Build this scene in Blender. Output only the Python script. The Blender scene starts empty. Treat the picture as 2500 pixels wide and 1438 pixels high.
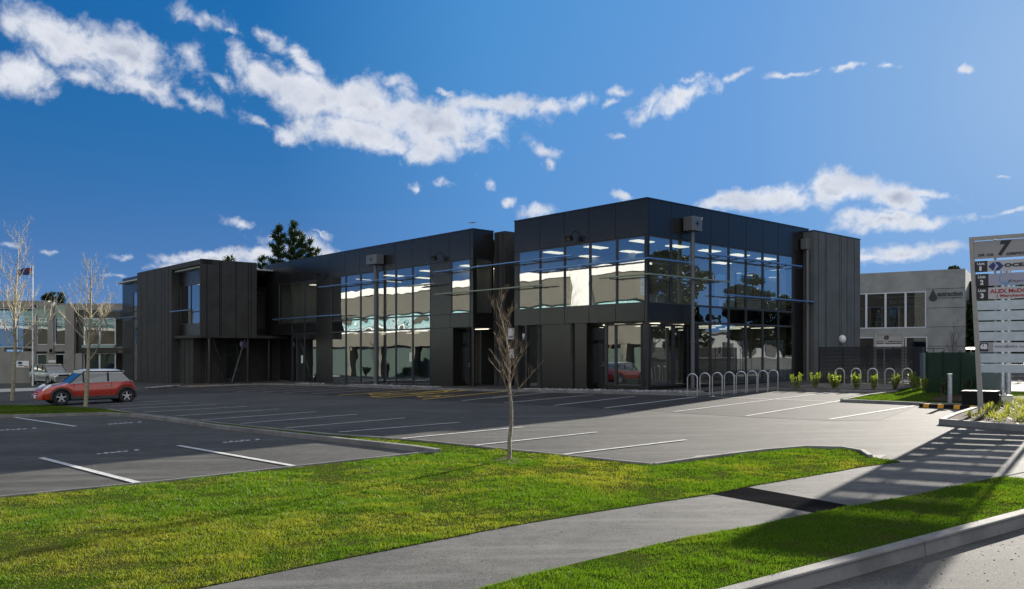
import bpy, bmesh, math, random
import numpy as np
from mathutils import Vector, Matrix
from mathutils.geometry import tessellate_polygon
R = math.radians
sc = bpy.context.scene
# ---------------------------------------------------------------- camera, sky, sun, exposure
F = 2027.0            # focal length in pixels of the 2500 px wide photograph
HY = 863.0            # horizon row
CAMZ = 1.7
cam = bpy.data.cameras.new('camera'); cam_o = bpy.data.objects.new('camera', cam)
sc.collection.objects.link(cam_o); sc.camera = cam_o
cam.sensor_width = 36; cam.lens = 36 * F / 2500; cam.shift_y = (HY - 719) / 2500
cam.clip_start = 0.1; cam.clip_end = 6000
cam_o.location = (0, 0, CAMZ); cam_o.rotation_euler = (R(90), 0, 0)
SUN_AZ, SUN_EL = R(35.7), R(15.7)
SUN_DIR = Vector((math.sin(SUN_AZ) * math.cos(SUN_EL), math.cos(SUN_AZ) * math.cos(SUN_EL), math.sin(SUN_EL)))
sun = bpy.data.lights.new('sun', 'SUN'); sun.energy = 5.0; sun.angle = R(0.5); sun.color = (1, .93, .82)
sun_o = bpy.data.objects.new('sun', sun); sc.collection.objects.link(sun_o)
sun_o.rotation_euler = SUN_DIR.to_track_quat('Z', 'Y').to_euler()
sc.view_settings.view_transform = 'Standard'; sc.view_settings.look = 'None'
sc.view_settings.gamma = 1; sc.view_settings.use_curve_mapping = False
EXPO = 1.45; sc.view_settings.exposure = EXPO
world = bpy.data.worlds.new('World'); sc.world = world; world.use_nodes = True
wt = world.node_tree; wt.nodes.clear()
def N(nt, t, **kw):
    n = nt.nodes.new(t)
    for k, v in kw.items(): setattr(n, k, v)
    return n
def sock(nt, s, v):
    if hasattr(v, 'bl_idname') or isinstance(v, bpy.types.NodeSocket): nt.links.new(v, s)
    elif v is not None: s.default_value = v
def Mth(nt, op, a, b=None, c=None, clamp=False):
    n = N(nt, 'ShaderNodeMath', operation=op, use_clamp=clamp)
    sock(nt, n.inputs[0], a)
    if b is not None: sock(nt, n.inputs[1], b)
    if c is not None: sock(nt, n.inputs[2], c)
    return n.outputs[0]
def Noise(nt, vec, scale, detail=4, rough=.55, dist=0.0, col=False):
    n = N(nt, 'ShaderNodeTexNoise'); n.inputs['Scale'].default_value = scale; n.inputs['Detail'].default_value = detail
    n.inputs['Roughness'].default_value = rough; n.inputs['Distortion'].default_value = dist
    if vec is not None: nt.links.new(vec, n.inputs['Vector'])
    return n.outputs['Color' if col else 'Fac']
def Mix(nt, fac, a, b, blend='MIX'):
    n = N(nt, 'ShaderNodeMix', data_type='RGBA', blend_type=blend)
    sock(nt, n.inputs[0], fac)
    for i, v in ((6, a), (7, b)):
        sock(nt, n.inputs[i], (*v, 1) if isinstance(v, tuple) and len(v) == 3 else v)
    return n.outputs[2]
def Smooth(nt, v, a, b, lo=0., hi=1.):
    n = N(nt, 'ShaderNodeMapRange', interpolation_type='SMOOTHSTEP')
    sock(nt, n.inputs[0], v); n.inputs[1].default_value = a; n.inputs[2].default_value = b
    n.inputs[3].default_value = lo; n.inputs[4].default_value = hi
    return n.outputs[0]
KC = 10 * 2 ** -EXPO
def build_world():
    nt = wt
    sky = N(nt, 'ShaderNodeTexSky', sky_type='NISHITA'); sky.sun_disc = False
    sky.sun_elevation = SUN_EL; sky.sun_rotation = SUN_AZ; sky.air_density = 1.0; sky.dust_density = .35; sky.ozone_density = 3.0
    hs = N(nt, 'ShaderNodeHueSaturation'); hs.inputs['Saturation'].default_value = 1.25; hs.inputs['Value'].default_value = 1.0
    nt.links.new(sky.outputs[0], hs.inputs['Color'])
    tc = N(nt, 'ShaderNodeTexCoord'); v = tc.outputs['Generated']
    sp = N(nt, 'ShaderNodeSeparateXYZ'); nt.links.new(v, sp.inputs[0])
    az = Mth(nt, 'ARCTAN2', sp.outputs[0], sp.outputs[1]); el = Mth(nt, 'ARCSINE', sp.outputs[2])
    cb = N(nt, 'ShaderNodeCombineXYZ'); nt.links.new(az, cb.inputs[0]); nt.links.new(el, cb.inputs[1])
    P0 = cb.outputs[0]
    # warp the coordinates so that cloud edges are ragged
    wn = Noise(nt, P0, 9, 5, .6, col=True)
    sub = N(nt, 'ShaderNodeVectorMath', operation='SUBTRACT'); nt.links.new(wn, sub.inputs[0]); sub.inputs[1].default_value = (.5, .5, .5)
    scl = N(nt, 'ShaderNodeVectorMath', operation='MULTIPLY'); nt.links.new(sub.outputs[0], scl.inputs[0]); scl.inputs[1].default_value = (.10, .07, 0)
    add = N(nt, 'ShaderNodeVectorMath', operation='ADD'); nt.links.new(P0, add.inputs[0]); nt.links.new(scl.outputs[0], add.inputs[1])
    P = add.outputs[0]
    clouds = CLOUDS[:73]
    m = None
    for (cx, cy, rx, ry, rot, w) in clouds:
        a = math.atan((cx - 1250) / F); e = math.atan((HY - cy) / F * math.cos(a))
        mp = N(nt, 'ShaderNodeMapping', vector_type='TEXTURE'); nt.links.new(P, mp.inputs[0])
        mp.inputs['Location'].default_value = (a, e, 0); mp.inputs['Rotation'].default_value = (0, 0, -R(rot))
        mp.inputs['Scale'].default_value = (rx / F * math.cos(a) ** 2 * 1.25, ry / F * math.cos(a) * 1.25, 1)
        ln = N(nt, 'ShaderNodeVectorMath', operation='LENGTH'); nt.links.new(mp.outputs[0], ln.inputs[0])
        d = Mth(nt, 'MULTIPLY_ADD', ln.outputs[1], -w, w)
        m = d if m is None else Mth(nt, 'MAXIMUM', m, d)
    fine = Noise(nt, P0, 26, 8, .62, .3)
    fine2 = Noise(nt, P0, 90, 4, .6)
    dn = Mth(nt, 'ADD', m, Mth(nt, 'MULTIPLY_ADD', fine, 2.3, -1.22))
    dn = Mth(nt, 'ADD', dn, Mth(nt, 'MULTIPLY_ADD', fine2, .35, -.175))
    mask = Smooth(nt, dn, -.02, .95)
    # generic scattered cumulus elsewhere, kept out of the part of the sky described above
    # cloud body shading: thick parts go grey, towards the lower left (away from the sun)
    mp2 = N(nt, 'ShaderNodeMapping'); nt.links.new(P0, mp2.inputs[0]); mp2.inputs['Location'].default_value = (-.012, -.02, 0)
    f2 = Noise(nt, mp2.outputs[0], 14, 7, .6, .2); f1 = Noise(nt, P0, 14, 7, .6, .2)
    lit = Mth(nt, 'MULTIPLY_ADD', Mth(nt, 'SUBTRACT', f1, f2), 3.0, .62, clamp=True)
    thick = Smooth(nt, dn, .6, 1.5)
    shade = Mth(nt, 'MULTIPLY', thick, Smooth(nt, f1, .35, .7), clamp=True)
    ccol = Mix(nt, shade, (KC * .86, KC * .88, KC * .93), (KC * .34, KC * .39, KC * .52))
    ccol = Mix(nt, Mth(nt, 'MULTIPLY', Mth(nt, 'SUBTRACT', 1.0, lit, clamp=True), .6), ccol, (KC * .42, KC * .48, KC * .62))
    # the photograph's polarised, deep blue: the Nishita sky, held back near the sun, over a gradient by distance from the sun
    dt = N(nt, 'ShaderNodeVectorMath', operation='DOT_PRODUCT'); nt.links.new(v, dt.inputs[0]); dt.inputs[1].default_value = SUN_DIR
    gam = Mth(nt, 'DIVIDE', Mth(nt, 'ARCCOSINE', dt.outputs['Value']), math.pi)
    rp = N(nt, 'ShaderNodeValToRGB'); nt.links.new(gam, rp.inputs[0]); cr = rp.color_ramp
    stops = SKYRAMP
    while len(cr.elements) < len(stops): cr.elements.new(.5)
    for el_, (g_, c_) in zip(cr.elements, stops): el_.position = g_ / 180.; el_.color = (*c_, 1)
    hz = Mth(nt, 'EXPONENT', Mth(nt, 'MULTIPLY', Mth(nt, 'MAXIMUM', el, 0.0), -10.0))
    grad = Mix(nt, Mth(nt, 'MULTIPLY', hz, .62), rp.outputs[0], (.24, .43, .74))
    k = 2 ** -EXPO / .10
    grad = Mix(nt, 1.0, grad, (k, k, k), 'MULTIPLY')
    nish = Mix(nt, 1.0, hs.outputs[0], (2.2, 2.4, 3.0), 'DARKEN')
    skycol = Mix(nt, .96, nish, grad)
    # unseen pale cloud added overhead and behind the viewer to fill the shadows
    fill_bank = Mth(nt, 'MAXIMUM', Smooth(nt, el, R(36), R(60)), Smooth(nt, Mth(nt, 'MULTIPLY', sp.outputs[1], -1.0), .25, .6))
    bn_ = Noise(nt, v, 2.2, 4, .6)
    fill_bank = Mth(nt, 'MULTIPLY', fill_bank, Smooth(nt, bn_, .32, .62, .35, 1.0))
    skycol = Mix(nt, fill_bank, skycol, (KC * 1.0, KC * 1.0, KC * 1.02))
    col = Mix(nt, Mth(nt, 'MULTIPLY', mask, .96), skycol, ccol)
    bg = N(nt, 'ShaderNodeBackground'); nt.links.new(col, bg.inputs[0]); bg.inputs[1].default_value = .10
    out = N(nt, 'ShaderNodeOutputWorld'); nt.links.new(bg.outputs[0], out.inputs[0])
SKYRAMP = [(0, (.34, .52, .80)), (10, (.21, .41, .74)), (20, (.12, .33, .71)), (36, (.065, .265, .63)), (50, (.006, .135, .42)), (75, (.0, .10, .34)), (180, (.01, .12, .36))]
CLOUDS = [(690, 192, 130, 44, 12, 1.35), (770, 225, 150, 62, 12, 1.5), (900, 255, 200, 65, 10, 1.5), (880, 320, 190, 40, 4, 1.3), (1080, 300, 150, 62, 8, 1.5),
 (1050, 365, 75, 34, 0, 1.1), (1130, 365, 60, 25, 0, .9), (1200, 262, 150, 34, 2, 1.2), (1350, 250, 110, 24, -6, 1.1), (640, 285, 70, 14, 25, .7), (710, 315, 60, 22, 20, .9), (980, 200, 60, 18, 15, .8), (1095, 215, 50, 10, 20, .7),
 (650, 85, 45, 28, 30, .9), (730, 122, 80, 26, 18, .95), (500, 65, 85, 30, 10, .75), (455, 150, 46, 30, 25, .8), (535, 195, 40, 13, 5, .65), (480, 232, 70, 20, 12, .85), (565, 95, 25, 12, 0, .7),
 (150, 90, 170, 60, 18, 1.3), (320, 130, 110, 60, 22, 1.4), (60, 170, 110, 45, 0, 1.2), (200, 175, 90, 32, 10, 1), (350, 205, 90, 34, 8, 1.2), (40, 50, 70, 35, 10, 1),
 (1590, 245, 45, 20, -60, .9), (1660, 232, 100, 24, -14, 1.2), (1700, 190, 30, 9, 0, .7), (1790, 190, 36, 11, 0, .9), (1920, 188, 62, 8, -4, .7), (1985, 165, 22, 7, -15, .7), (2065, 166, 40, 11, 0, .9), (2155, 168, 36, 10, 0, .8), (2356, 167, 32, 12, 5, .95), (1850, 157, 20, 7, 0, .6), (1520, 208, 40, 12, -10, .7), (1495, 240, 30, 10, -20, .8), 
 (1330, 362, 56, 24, 15, 1), (1332, 398, 16, 22, 0, .9), (1525, 325, 32, 9, 0, .8), (1007, 455, 22, 12, -30, .8), (1083, 443, 24, 11, 0, .8), (1247, 488, 24, 11, 0, .9), (1310, 512, 46, 18, -10, .9), (1492, 480, 32, 12, 20, .9), (1205, 441, 30, 10, 10, .6), 
 (1850, 492, 130, 30, -4, 1.3), (1780, 500, 70, 22, 0, 1.1), (1930, 480, 70, 32, 0, 1.2), (2060, 470, 110, 44, 0, 1.5), (2190, 485, 90, 46, 10, 1.4), (2140, 545, 90, 28, 0, 1.3), (2230, 548, 110, 20, -5, 1.1), (2285, 465, 60, 20, 15, .9), (2430, 518, 62, 9, -3, .9), (2422, 415, 26, 6, 0, .6), 
 (2210, 632, 120, 30, -4, 1.35), (2120, 640, 60, 14, 0, 1), (2300, 615, 50, 18, 10, 1), (520, 625, 130, 22, -4, 1.3), (620, 628, 80, 24, 0, 1.2), (600, 555, 36, 14, 25, .8), (640, 590, 50, 14, 10, .7), (790, 618, 60, 30, 20, 1.2), (790, 582, 26, 9, 15, .8), (430, 645, 60, 20, 0, 1), (730, 600, 60, 22, 0, .9),
 (300, 615, 30, 10, 0, .8), (130, 612, 28, 9, 10, .7), (20, 590, 40, 10, 0, .8), (300, 665, 30, 10, 0, .8), (400, 645, 50, 14, 0, .8),
 (10000, -130, 9600, 560, 0, 1.25), (5200, -100, 1800, 260, 0, 1.1), (-400, 250, 300, 70, 10, 1.2), (3200, 400, 300, 60, -5, 1.2), (4200, 600, 500, 80, 0, 1.2), ]
build_world()
# ---------------------------------------------------------------- places
def gz(x): return .02 * (max(-100., min(70., x)) - 5.75)          # the car park falls gently to the left
def G(px, py, dz=0.):                                             # a point of the ground seen at a pixel of the photograph
    dx = (px - 1250) / F; dr = (HY - py) / F
    t = (CAMZ + .115 - dz) / (.02 * dx - dr)
    return Vector((t * dx, t, CAMZ + t * dr))
OX, OY = 5.75, 35.3                                               # the corner of the dark building
U = Vector((-.666, .746, 0)).normalized(); V = Vector((U.y, -U.x, 0))
def W(t, s, z): return Vector((OX, OY, 0)) + U * t + V * s + Vector((0, 0, z))
def TS(p): d = Vector((p[0] - OX, p[1] - OY, 0)); return d.dot(U), d.dot(V)
def t_at(px, s=0.):                                               # along the left-hand facades (plane s)
    r = (px - 1250) / F; x0 = OX + V.x * s; y0 = OY + V.y * s
    return (x0 - r * y0) / (r * U.y - U.x)
def s_at(px, t=0.):
    r = (px - 1250) / F; x0 = OX + U.x * t; y0 = OY + U.y * t
    return (x0 - r * y0) / (r * V.y - V.x)
def z_at(py, t, s): return CAMZ + (HY - py) / F * W(t, s, 0).y
# ---------------------------------------------------------------- materials
MATS = {}
def pmat(name, col, rough=.6, metal=0., spec=.5, rvar=.06, var=0., vscale=3., bump=0., bscale=40., col2=None, coat=0., emit=None, estr=0., speck=None):
    if name in MATS: return MATS[name]
    m = bpy.data.materials.new(name); m.use_nodes = True; nt = m.node_tree
    b = nt.nodes['Principled BSDF']
    b.inputs['Base Color'].default_value = (*col, 1); b.inputs['Roughness'].default_value = rough
    b.inputs['Metallic'].default_value = metal; b.inputs['Specular IOR Level'].default_value = spec
    b.inputs['Coat Weight'].default_value = coat
    tc = N(nt, 'ShaderNodeTexCoord').outputs['Object']
    if var or col2:
        f = Noise(nt, tc, vscale, 6, .6)
        c2 = col2 if col2 else tuple(c * (1 - var) for c in col)
        c = Mix(nt, Smooth(nt, f, .35, .65), col, c2)
        if speck:
            f3 = Noise(nt, tc, speck[0], 2, .7)
            c = Mix(nt, Smooth(nt, f3, .5 , .75), c, speck[1])
        nt.links.new(c, b.inputs['Base Color'])
        nt.links.new(Mth(nt, 'MULTIPLY_ADD', f, rvar, rough - rvar / 2), b.inputs['Roughness'])
    if bump:
        bn = N(nt, 'ShaderNodeBump'); bn.inputs['Strength'].default_value = bump; bn.inputs['Distance'].default_value = .02
        nt.links.new(Noise(nt, tc, bscale, 5, .6), bn.inputs['Height']); nt.links.new(bn.outputs[0], b.inputs['Normal'])
    if emit: b.inputs['Emission Color'].default_value = (*emit, 1); b.inputs['Emission Strength'].default_value = estr
    MATS[name] = m; return m
def asphalt(name, c1, c2, speckc, scale=.35, spec=.08):
    m = bpy.data.materials.new(name); m.use_nodes = True; nt = m.node_tree; b = nt.nodes['Principled BSDF']
    tc = N(nt, 'ShaderNodeTexCoord').outputs['Object']
    big = Noise(nt, tc, scale, 6, .62); mid = Noise(nt, tc, 4, 5, .65); fin = Noise(nt, tc, 75, 3, .85); fin2 = Noise(nt, tc, 28, 4, .75)
    c = Mix(nt, Smooth(nt, big, .35, .68), c1, c2)
    c = Mix(nt, Smooth(nt, mid, .35, .65, 0, .5), c, tuple(x * .62 for x in c1))
    c = Mix(nt, Smooth(nt, fin, .52, .70, 0, .9), c, speckc)
    c = Mix(nt, Smooth(nt, fin2, .30, .48, .75, 0), c, tuple(x * .4 for x in c1))
    vo = N(nt, 'ShaderNodeTexVoronoi'); vo.inputs['Scale'].default_value = .42; nt.links.new(tc, vo.inputs['Vector'])
    c = Mix(nt, Mth(nt, 'MULTIPLY', Smooth(nt, Mth(nt, 'ADD', vo.outputs['Distance'], Mth(nt, 'MULTIPLY', mid, .25)), .16, .30, .55, 0), Smooth(nt, Noise(nt, tc, .21, 2), .5, .58)), c, tuple(x * .35 for x in c1))
    # old oil drips and swept streaks
    mp = N(nt, 'ShaderNodeMapping'); mp.inputs['Rotation'].default_value = (0, 0, R(42)); mp.inputs['Scale'].default_value = (.35, 3.2, 1); nt.links.new(tc, mp.inputs[0])
    st = Noise(nt, mp.outputs[0], .8, 5, .6)
    c = Mix(nt, Smooth(nt, st, .48, .68, 0, .6), c, tuple(min(1, x * 1.35) for x in c2))
    nt.links.new(c, b.inputs['Base Color']); b.inputs['Roughness'].default_value = .85
    b.inputs['Specular IOR Level'].default_value = spec
    bn = N(nt, 'ShaderNodeBump'); bn.inputs['Strength'].default_value = .55; bn.inputs['Distance'].default_value = .006
    nt.links.new(Mth(nt, 'ADD', fin, fin2), bn.inputs['Height']); nt.links.new(bn.outputs[0], b.inputs['Normal'])
    MATS[name] = m; return m
M_OLD = asphalt('old_asphalt', (.060, .060, .057), (.090, .088, .083), (.16, .156, .145))
M_NEW = asphalt('new_asphalt', (.026, .026, .028), (.04, .04, .041), (.07, .07, .07), .6)
M_PATH = asphalt('path_asphalt', (.092, .092, .088), (.13, .127, .12), (.24, .235, .22), .9)
M_PATCH = asphalt('patch_asphalt', (.010, .010, .011), (.014, .014, .015), (.05, .05, .05), 2., 0.)
M_ROAD = asphalt('chip_seal_road', (.070, .068, .063), (.105, .102, .095), (.22, .21, .20), .5)
M_CONC = pmat('kerb_concrete', (.25, .24, .225), .85, spec=.15, var=.35, vscale=1.7, bump=.4, bscale=60, speck=(70, (.20, .19, .17)))
M_APRON = pmat('apron_concrete', (.085, .08, .076), .85, spec=.1, var=.3, vscale=1.2, bump=.3)
M_WPAINT = pmat('white_road_paint', (.60, .60, .58), .7, spec=.1, var=.35, vscale=9, speck=(60, (.25, .25, .24)))
M_YPAINT = pmat('yellow_road_paint', (.80, .52, .05), .7, var=.3, vscale=9)
M_PANEL = pmat('dark_panel', (.015, .0145, .014), .26, spec=.5, rvar=.015, var=.06, vscale=.35)
M_PREC = pmat('dark_precast', (.045, .044, .041), .72, spec=.3, var=.25, vscale=1.1, bump=.35, bscale=45, speck=(30, (.085, .083, .078)))
M_PREC_FLARE = pmat('flared_precast', (.115, .125, .12), .72, spec=.3, var=.2, vscale=.9, bump=.35, bscale=45, speck=(30, (.12, .125, .12)))  # precast made lighter and greener: lens flare put into its colour
M_SEAM = pmat('seam_black', (.006, .006, .006), .9)
M_FRAME = pmat('window_frame', (.045, .046, .048), .35, metal=.3)
M_DOORF = pmat('door_frame', (.035, .034, .033), .4)
M_SOFF = pmat('soffit', (.03, .03, .03), .8)
M_BLUE = pmat('blue_blade', (.16, .30, .55), .35, metal=.6)
M_GREENB = pmat('green_blade', (.30, .34, .24), .4, metal=.5)
M_STEEL = pmat('stainless', (.55, .55, .53), .28, metal=1., var=.1)
M_GALV = pmat('galvanised', (.50, .53, .55), .42, metal=.9, var=.3, vscale=14)
M_INW = pmat('interior_wall', (.36, .36, .33), .9, var=.08)
M_INC = pmat('interior_ceiling', (.40, .41, .41), .9)
M_INF = pmat('interior_floor', (.20, .19, .17), .6, var=.2)
M_LAMP = pmat('ceiling_lamp', (1, 1, 1), .5, emit=(1, .88, .66), estr=.9)
M_WHITE = pmat('white_plastic', (.78, .78, .76), .5)
M_WPANEL = pmat('white_render', (.62, .61, .57), .8, var=.08)
M_GREY = pmat('grey_concrete', (.20, .20, .19), .85, var=.2, vscale=.5, bump=.2, bscale=12)
M_BLACK = pmat('black_rubber', (.010, .010, .010), .85, spec=.15)
M_GREENF = pmat('green_fence', (.008, .040, .020), .5, var=.2)
M_BARK = pmat('bark', (.30, .26, .19), .85, var=.55, vscale=18, bump=.6, bscale=30)
M_TWIG = pmat('twig', (.28, .21, .14), .8, var=.4, vscale=25)
M_DIRT = pmat('garden_soil', (.06, .042, .028), .95, spec=.05, var=.5, vscale=6, bump=.9, bscale=22)
M_STONE = pmat('river_stone', (.34, .34, .33), .75, var=.6, vscale=3.5)
def glass(name, refl, tint, wav=.004):
    m = bpy.data.materials.new(name); m.use_nodes = True; nt = m.node_tree; nt.nodes.clear()
    out = N(nt, 'ShaderNodeOutputMaterial'); g = N(nt, 'ShaderNodeBsdfGlossy'); g.inputs['Roughness'].default_value = 0.0
    g.inputs['Color'].default_value = (.93, .97, 1, 1)
    t = N(nt, 'ShaderNodeBsdfTransparent'); t.inputs['Color'].default_value = (*tint, 1)
    ge = N(nt, 'ShaderNodeNewGeometry'); dp = N(nt, 'ShaderNodeVectorMath', operation='DOT_PRODUCT'); nt.links.new(ge.outputs['Incoming'], dp.inputs[0]); nt.links.new(ge.outputs['Normal'], dp.inputs[1])
    fr = Mth(nt, 'MULTIPLY_ADD', Mth(nt, 'POWER', Mth(nt, 'SUBTRACT', 1.0, Mth(nt, 'ABSOLUTE', dp.outputs['Value']), clamp=True), 5.0), .95, .05)
    fac = Mth(nt, 'MULTIPLY_ADD', fr, 1 - refl, refl, clamp=True)
    tc = N(nt, 'ShaderNodeTexCoord').outputs['Object']
    bn = N(nt, 'ShaderNodeBump'); bn.inputs['Strength'].default_value = 1; bn.inputs['Distance'].default_value = wav
    nt.links.new(Noise(nt, tc, .9, 1, .3), bn.inputs['Height']); nt.links.new(bn.outputs[0], g.inputs['Normal'])
    mx = N(nt, 'ShaderNodeMixShader'); nt.links.new(fac, mx.inputs[0]); nt.links.new(t.outputs[0], mx.inputs[1]); nt.links.new(g.outputs[0], mx.inputs[2])
    nt.links.new(mx.outputs[0], out.inputs[0]); MATS[name] = m; return m
M_GLASS = glass('window_glass', .39, (.55, .62, .62))
M_SPAN = glass('spandrel_glass', .30, (.05, .05, .05), .03)
M_CGLASS = glass('car_glass', .14, (.16, .22, .20))
def leafmat(name, c1, c2, transl=.45):
    m = bpy.data.materials.new(name); m.use_nodes = True; nt = m.node_tree; nt.nodes.clear()
    out = N(nt, 'ShaderNodeOutputMaterial'); b = N(nt, 'ShaderNodeBsdfPrincipled'); b.inputs['Roughness'].default_value = .55
    b.inputs['Specular IOR Level'].default_value = .3
    at = N(nt, 'ShaderNodeAttribute', attribute_name='rnd'); c = Mix(nt, at.outputs['Fac'], c1, c2)
    nt.links.new(c, b.inputs['Base Color']); tr = N(nt, 'ShaderNodeBsdfTranslucent')
    nt.links.new(Mix(nt, 1.0, c, (1.3, 1.25, .55), 'MULTIPLY'), tr.inputs['Color'])
    mx = N(nt, 'ShaderNodeMixShader'); mx.inputs[0].default_value = transl
    nt.links.new(b.outputs[0], mx.inputs[1]); nt.links.new(tr.outputs[0], mx.inputs[2]); nt.links.new(mx.outputs[0], out.inputs[0])
    MATS[name] = m; return m
M_GRASS = leafmat('grass_blades', (.060, .148, .008), (.21, .225, .038))
M_GRASSB = pmat('grass_ground', (.028, .058, .006), .95, spec=.0, col2=(.045, .048, .014), vscale=2.2, bump=.8, bscale=30)
M_LEAF = leafmat('shrub_leaves', (.04, .10, .012), (.27, .33, .045), .45)
M_DLEAF = leafmat('dark_leaves', (.012, .035, .012), (.035, .07, .02), .25)
M_PINE = leafmat('pine_needles', (.010, .028, .012), (.03, .055, .018), .15)
M_BED = leafmat('bed_leaves', (.12, .17, .03), (.34, .33, .10), .5)
# ---------------------------------------------------------------- mesh helpers
class MB:
    def __init__(s): s.v = []; s.f = []; s.m = []
    def add(s, vs, fs, mi=0):
        o = len(s.v); s.v += [tuple(v) for v in vs]; s.f += [tuple(i + o for i in f) for f in fs]; s.m += [mi] * len(fs)
    def box8(s, p, mi=0): s.add(p, [(0, 3, 2, 1), (4, 5, 6, 7), (0, 1, 5, 4), (1, 2, 6, 5), (2, 3, 7, 6), (3, 0, 4, 7)], mi)
    def ts(s, t0, t1, s0, s1, z0, z1, mi=0):      # a box along the building's own axes
        s.box8([W(t0, s0, z0), W(t1, s0, z0), W(t1, s1, z0), W(t0, s1, z0), W(t0, s0, z1), W(t1, s0, z1), W(t1, s1, z1), W(t0, s1, z1)], mi)
    def box(s, x0, x1, y0, y1, z0, z1, mi=0, M=None):
        p = [Vector(q) for q in ((x0, y0, z0), (x1, y0, z0), (x1, y1, z0), (x0, y1, z0), (x0, y0, z1), (x1, y0, z1), (x1, y1, z1), (x0, y1, z1))]
        s.box8([M @ q for q in p] if M else p, mi)
    def bar(s, a, b, w, h, mi=0):
        a, b = Vector(a), Vector(b); d = (b - a).normalized(); up = Vector((0, 0, 1)) if abs(d.z) < .95 else Vector((1, 0, 0))
        x = d.cross(up).normalized() * w / 2; y = x.cross(d).normalized() * h / 2
        s.box8([a - x - y, a + x - y, b + x - y, b - x - y, a - x + y, a + x + y, b + x + y, b - x + y], mi)
    def tube(s, pts, rad, n=8, mi=0, caps=True):
        pts = [Vector(p) for p in pts]; rad = rad if isinstance(rad, (list, tuple)) else [rad] * len(pts)
        rings = []; ref = None
        for i, p in enumerate(pts):
            d = (pts[min(i + 1, len(pts) - 1)] - pts[max(i - 1, 0)])
            d = d.normalized() if d.length > 1e-9 else Vector((0, 0, 1))
            if ref is None: ref = d.orthogonal().normalized()
            x = (ref - d * ref.dot(d)); x = x.normalized() if x.length > 1e-6 else d.orthogonal().normalized()
            ref = x; y = d.cross(x)
            rings.append([p + (x * math.cos(2 * math.pi * k / n) + y * math.sin(2 * math.pi * k / n)) * rad[i] for k in range(n)])
        vs = [q for r_ in rings for q in r_]; fs = []
        for i in range(len(pts) - 1):
            for k in range(n): fs.append((i * n + k, i * n + (k + 1) % n, (i + 1) * n + (k + 1) % n, (i + 1) * n + k))
        if caps: fs += [tuple(reversed(range(n))), tuple(range((len(pts) - 1) * n, len(pts) * n))]
        s.add(vs, fs, mi)
    def sphere(s, c, r, n=12, sz=(1, 1, 1), mi=0, zmin=-1):
        c = Vector(c); vs = []; fs = []; m = n // 2 + 1
        for i in range(m + 1):
            ph = -math.pi / 2 + math.pi * i / m
            for k in range(n):
                th = 2 * math.pi * k / n
                vs.append(c + Vector((math.cos(ph) * math.cos(th) * sz[0], math.cos(ph) * math.sin(th) * sz[1], max(zmin, math.sin(ph)) * sz[2])) * r)
        for i in range(m):
            for k in range(n): fs.append((i * n + k, i * n + (k + 1) % n, (i + 1) * n + (k + 1) % n, (i + 1) * n + k))
        s.add(vs, fs, mi)
    def prism(s, poly, d, mi=0):                   # polygon (list of Vectors) pushed along d
        n = len(poly); d = Vector(d); vs = [Vector(p) for p in poly] + [Vector(p) + d for p in poly]
        tri = tessellate_polygon([[Vector(p) for p in poly]])
        s.add(vs, [tuple(t) for t in tri] + [tuple(i + n for i in reversed(t)) for t in tri] + [(i, i + n, (i + 1) % n + n, (i + 1) % n) for i in range(n)], mi)
    def build(s, name, mats, parent=None, smooth=False, bevel=0.):
        me = bpy.data.meshes.new(name); me.from_pydata(s.v, [], s.f); me.update()
        mats = mats if isinstance(mats, (list, tuple)) else [mats]
        for m in mats: me.materials.append(m)
        me.polygons.foreach_set('material_index', s.m)
        bm = bmesh.new(); bm.from_mesh(me); bmesh.ops.recalc_face_normals(bm, faces=bm.faces); bm.to_mesh(me); bm.free()
        if smooth:
            me.polygons.foreach_set('use_smooth', [True] * len(me.polygons))
            try: me.set_sharp_from_angle(angle=R(40))
            except Exception: pass
        o = bpy.data.objects.new(name, me); sc.collection.objects.link(o)
        if parent:
            o.parent = parent
            if parent.parent is None: o.matrix_parent_inverse = parent.matrix_basis.inverted()
        if bevel:
            b = o.modifiers.new('bevel', 'BEVEL'); b.width = bevel; b.segments = 2; b.limit_method = 'ANGLE'; b.angle_limit = R(50)
        return o
def thing(name, label, cat, loc=(0, 0, 0), group=None, rz=0.):
    o = bpy.data.objects.new(name, None); sc.collection.objects.link(o); o.location = loc; o.rotation_euler.z = rz; o.empty_display_size = .3
    bpy.context.view_layer.update()
    o['label'] = label; o['category'] = cat
    if group: o['group'] = group
    return o
def tag(o, label, cat, group=None, kind=None):
    if label: o['label'] = label
    if cat: o['category'] = cat
    if group: o['group'] = group
    if kind: o['kind'] = kind
    return o
def struct(o): o['kind'] = 'structure'; return o
def flat(name, pts, mat, dz, kind='structure'):
    """a sheet lying on the sloping ground; pts are world x,y"""
    pts = [Vector((p[0], p[1], gz(p[0]) + dz)) for p in pts]
    m = MB(); m.add(pts, [tuple(t) for t in tessellate_polygon([pts])]); o = m.build(name, mat)
    me = o.data; up = sum(p.normal.z for p in me.polygons)
    if up < 0: me.flip_normals()
    o['kind'] = kind; return o
def Gs(pl, dz=0.): return [G(x, y, dz) for x, y in pl]
FONT = None
def text_mesh(body, size, bold=0., shear=0., spacing=1., extrude=.004):
    c = bpy.data.curves.new('t', 'FONT'); c.body = body; c.size = size; c.extrude = extrude; c.offset = bold; c.shear = shear; c.space_character = spacing
    c.resolution_u = 3
    o = bpy.data.objects.new('t', c); sc.collection.objects.link(o)
    dg = bpy.context.evaluated_depsgraph_get(); dg.update(); me = bpy.data.meshes.new_from_object(o.evaluated_get(dg))
    bpy.data.objects.remove(o); bpy.data.curves.remove(c); return me
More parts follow.
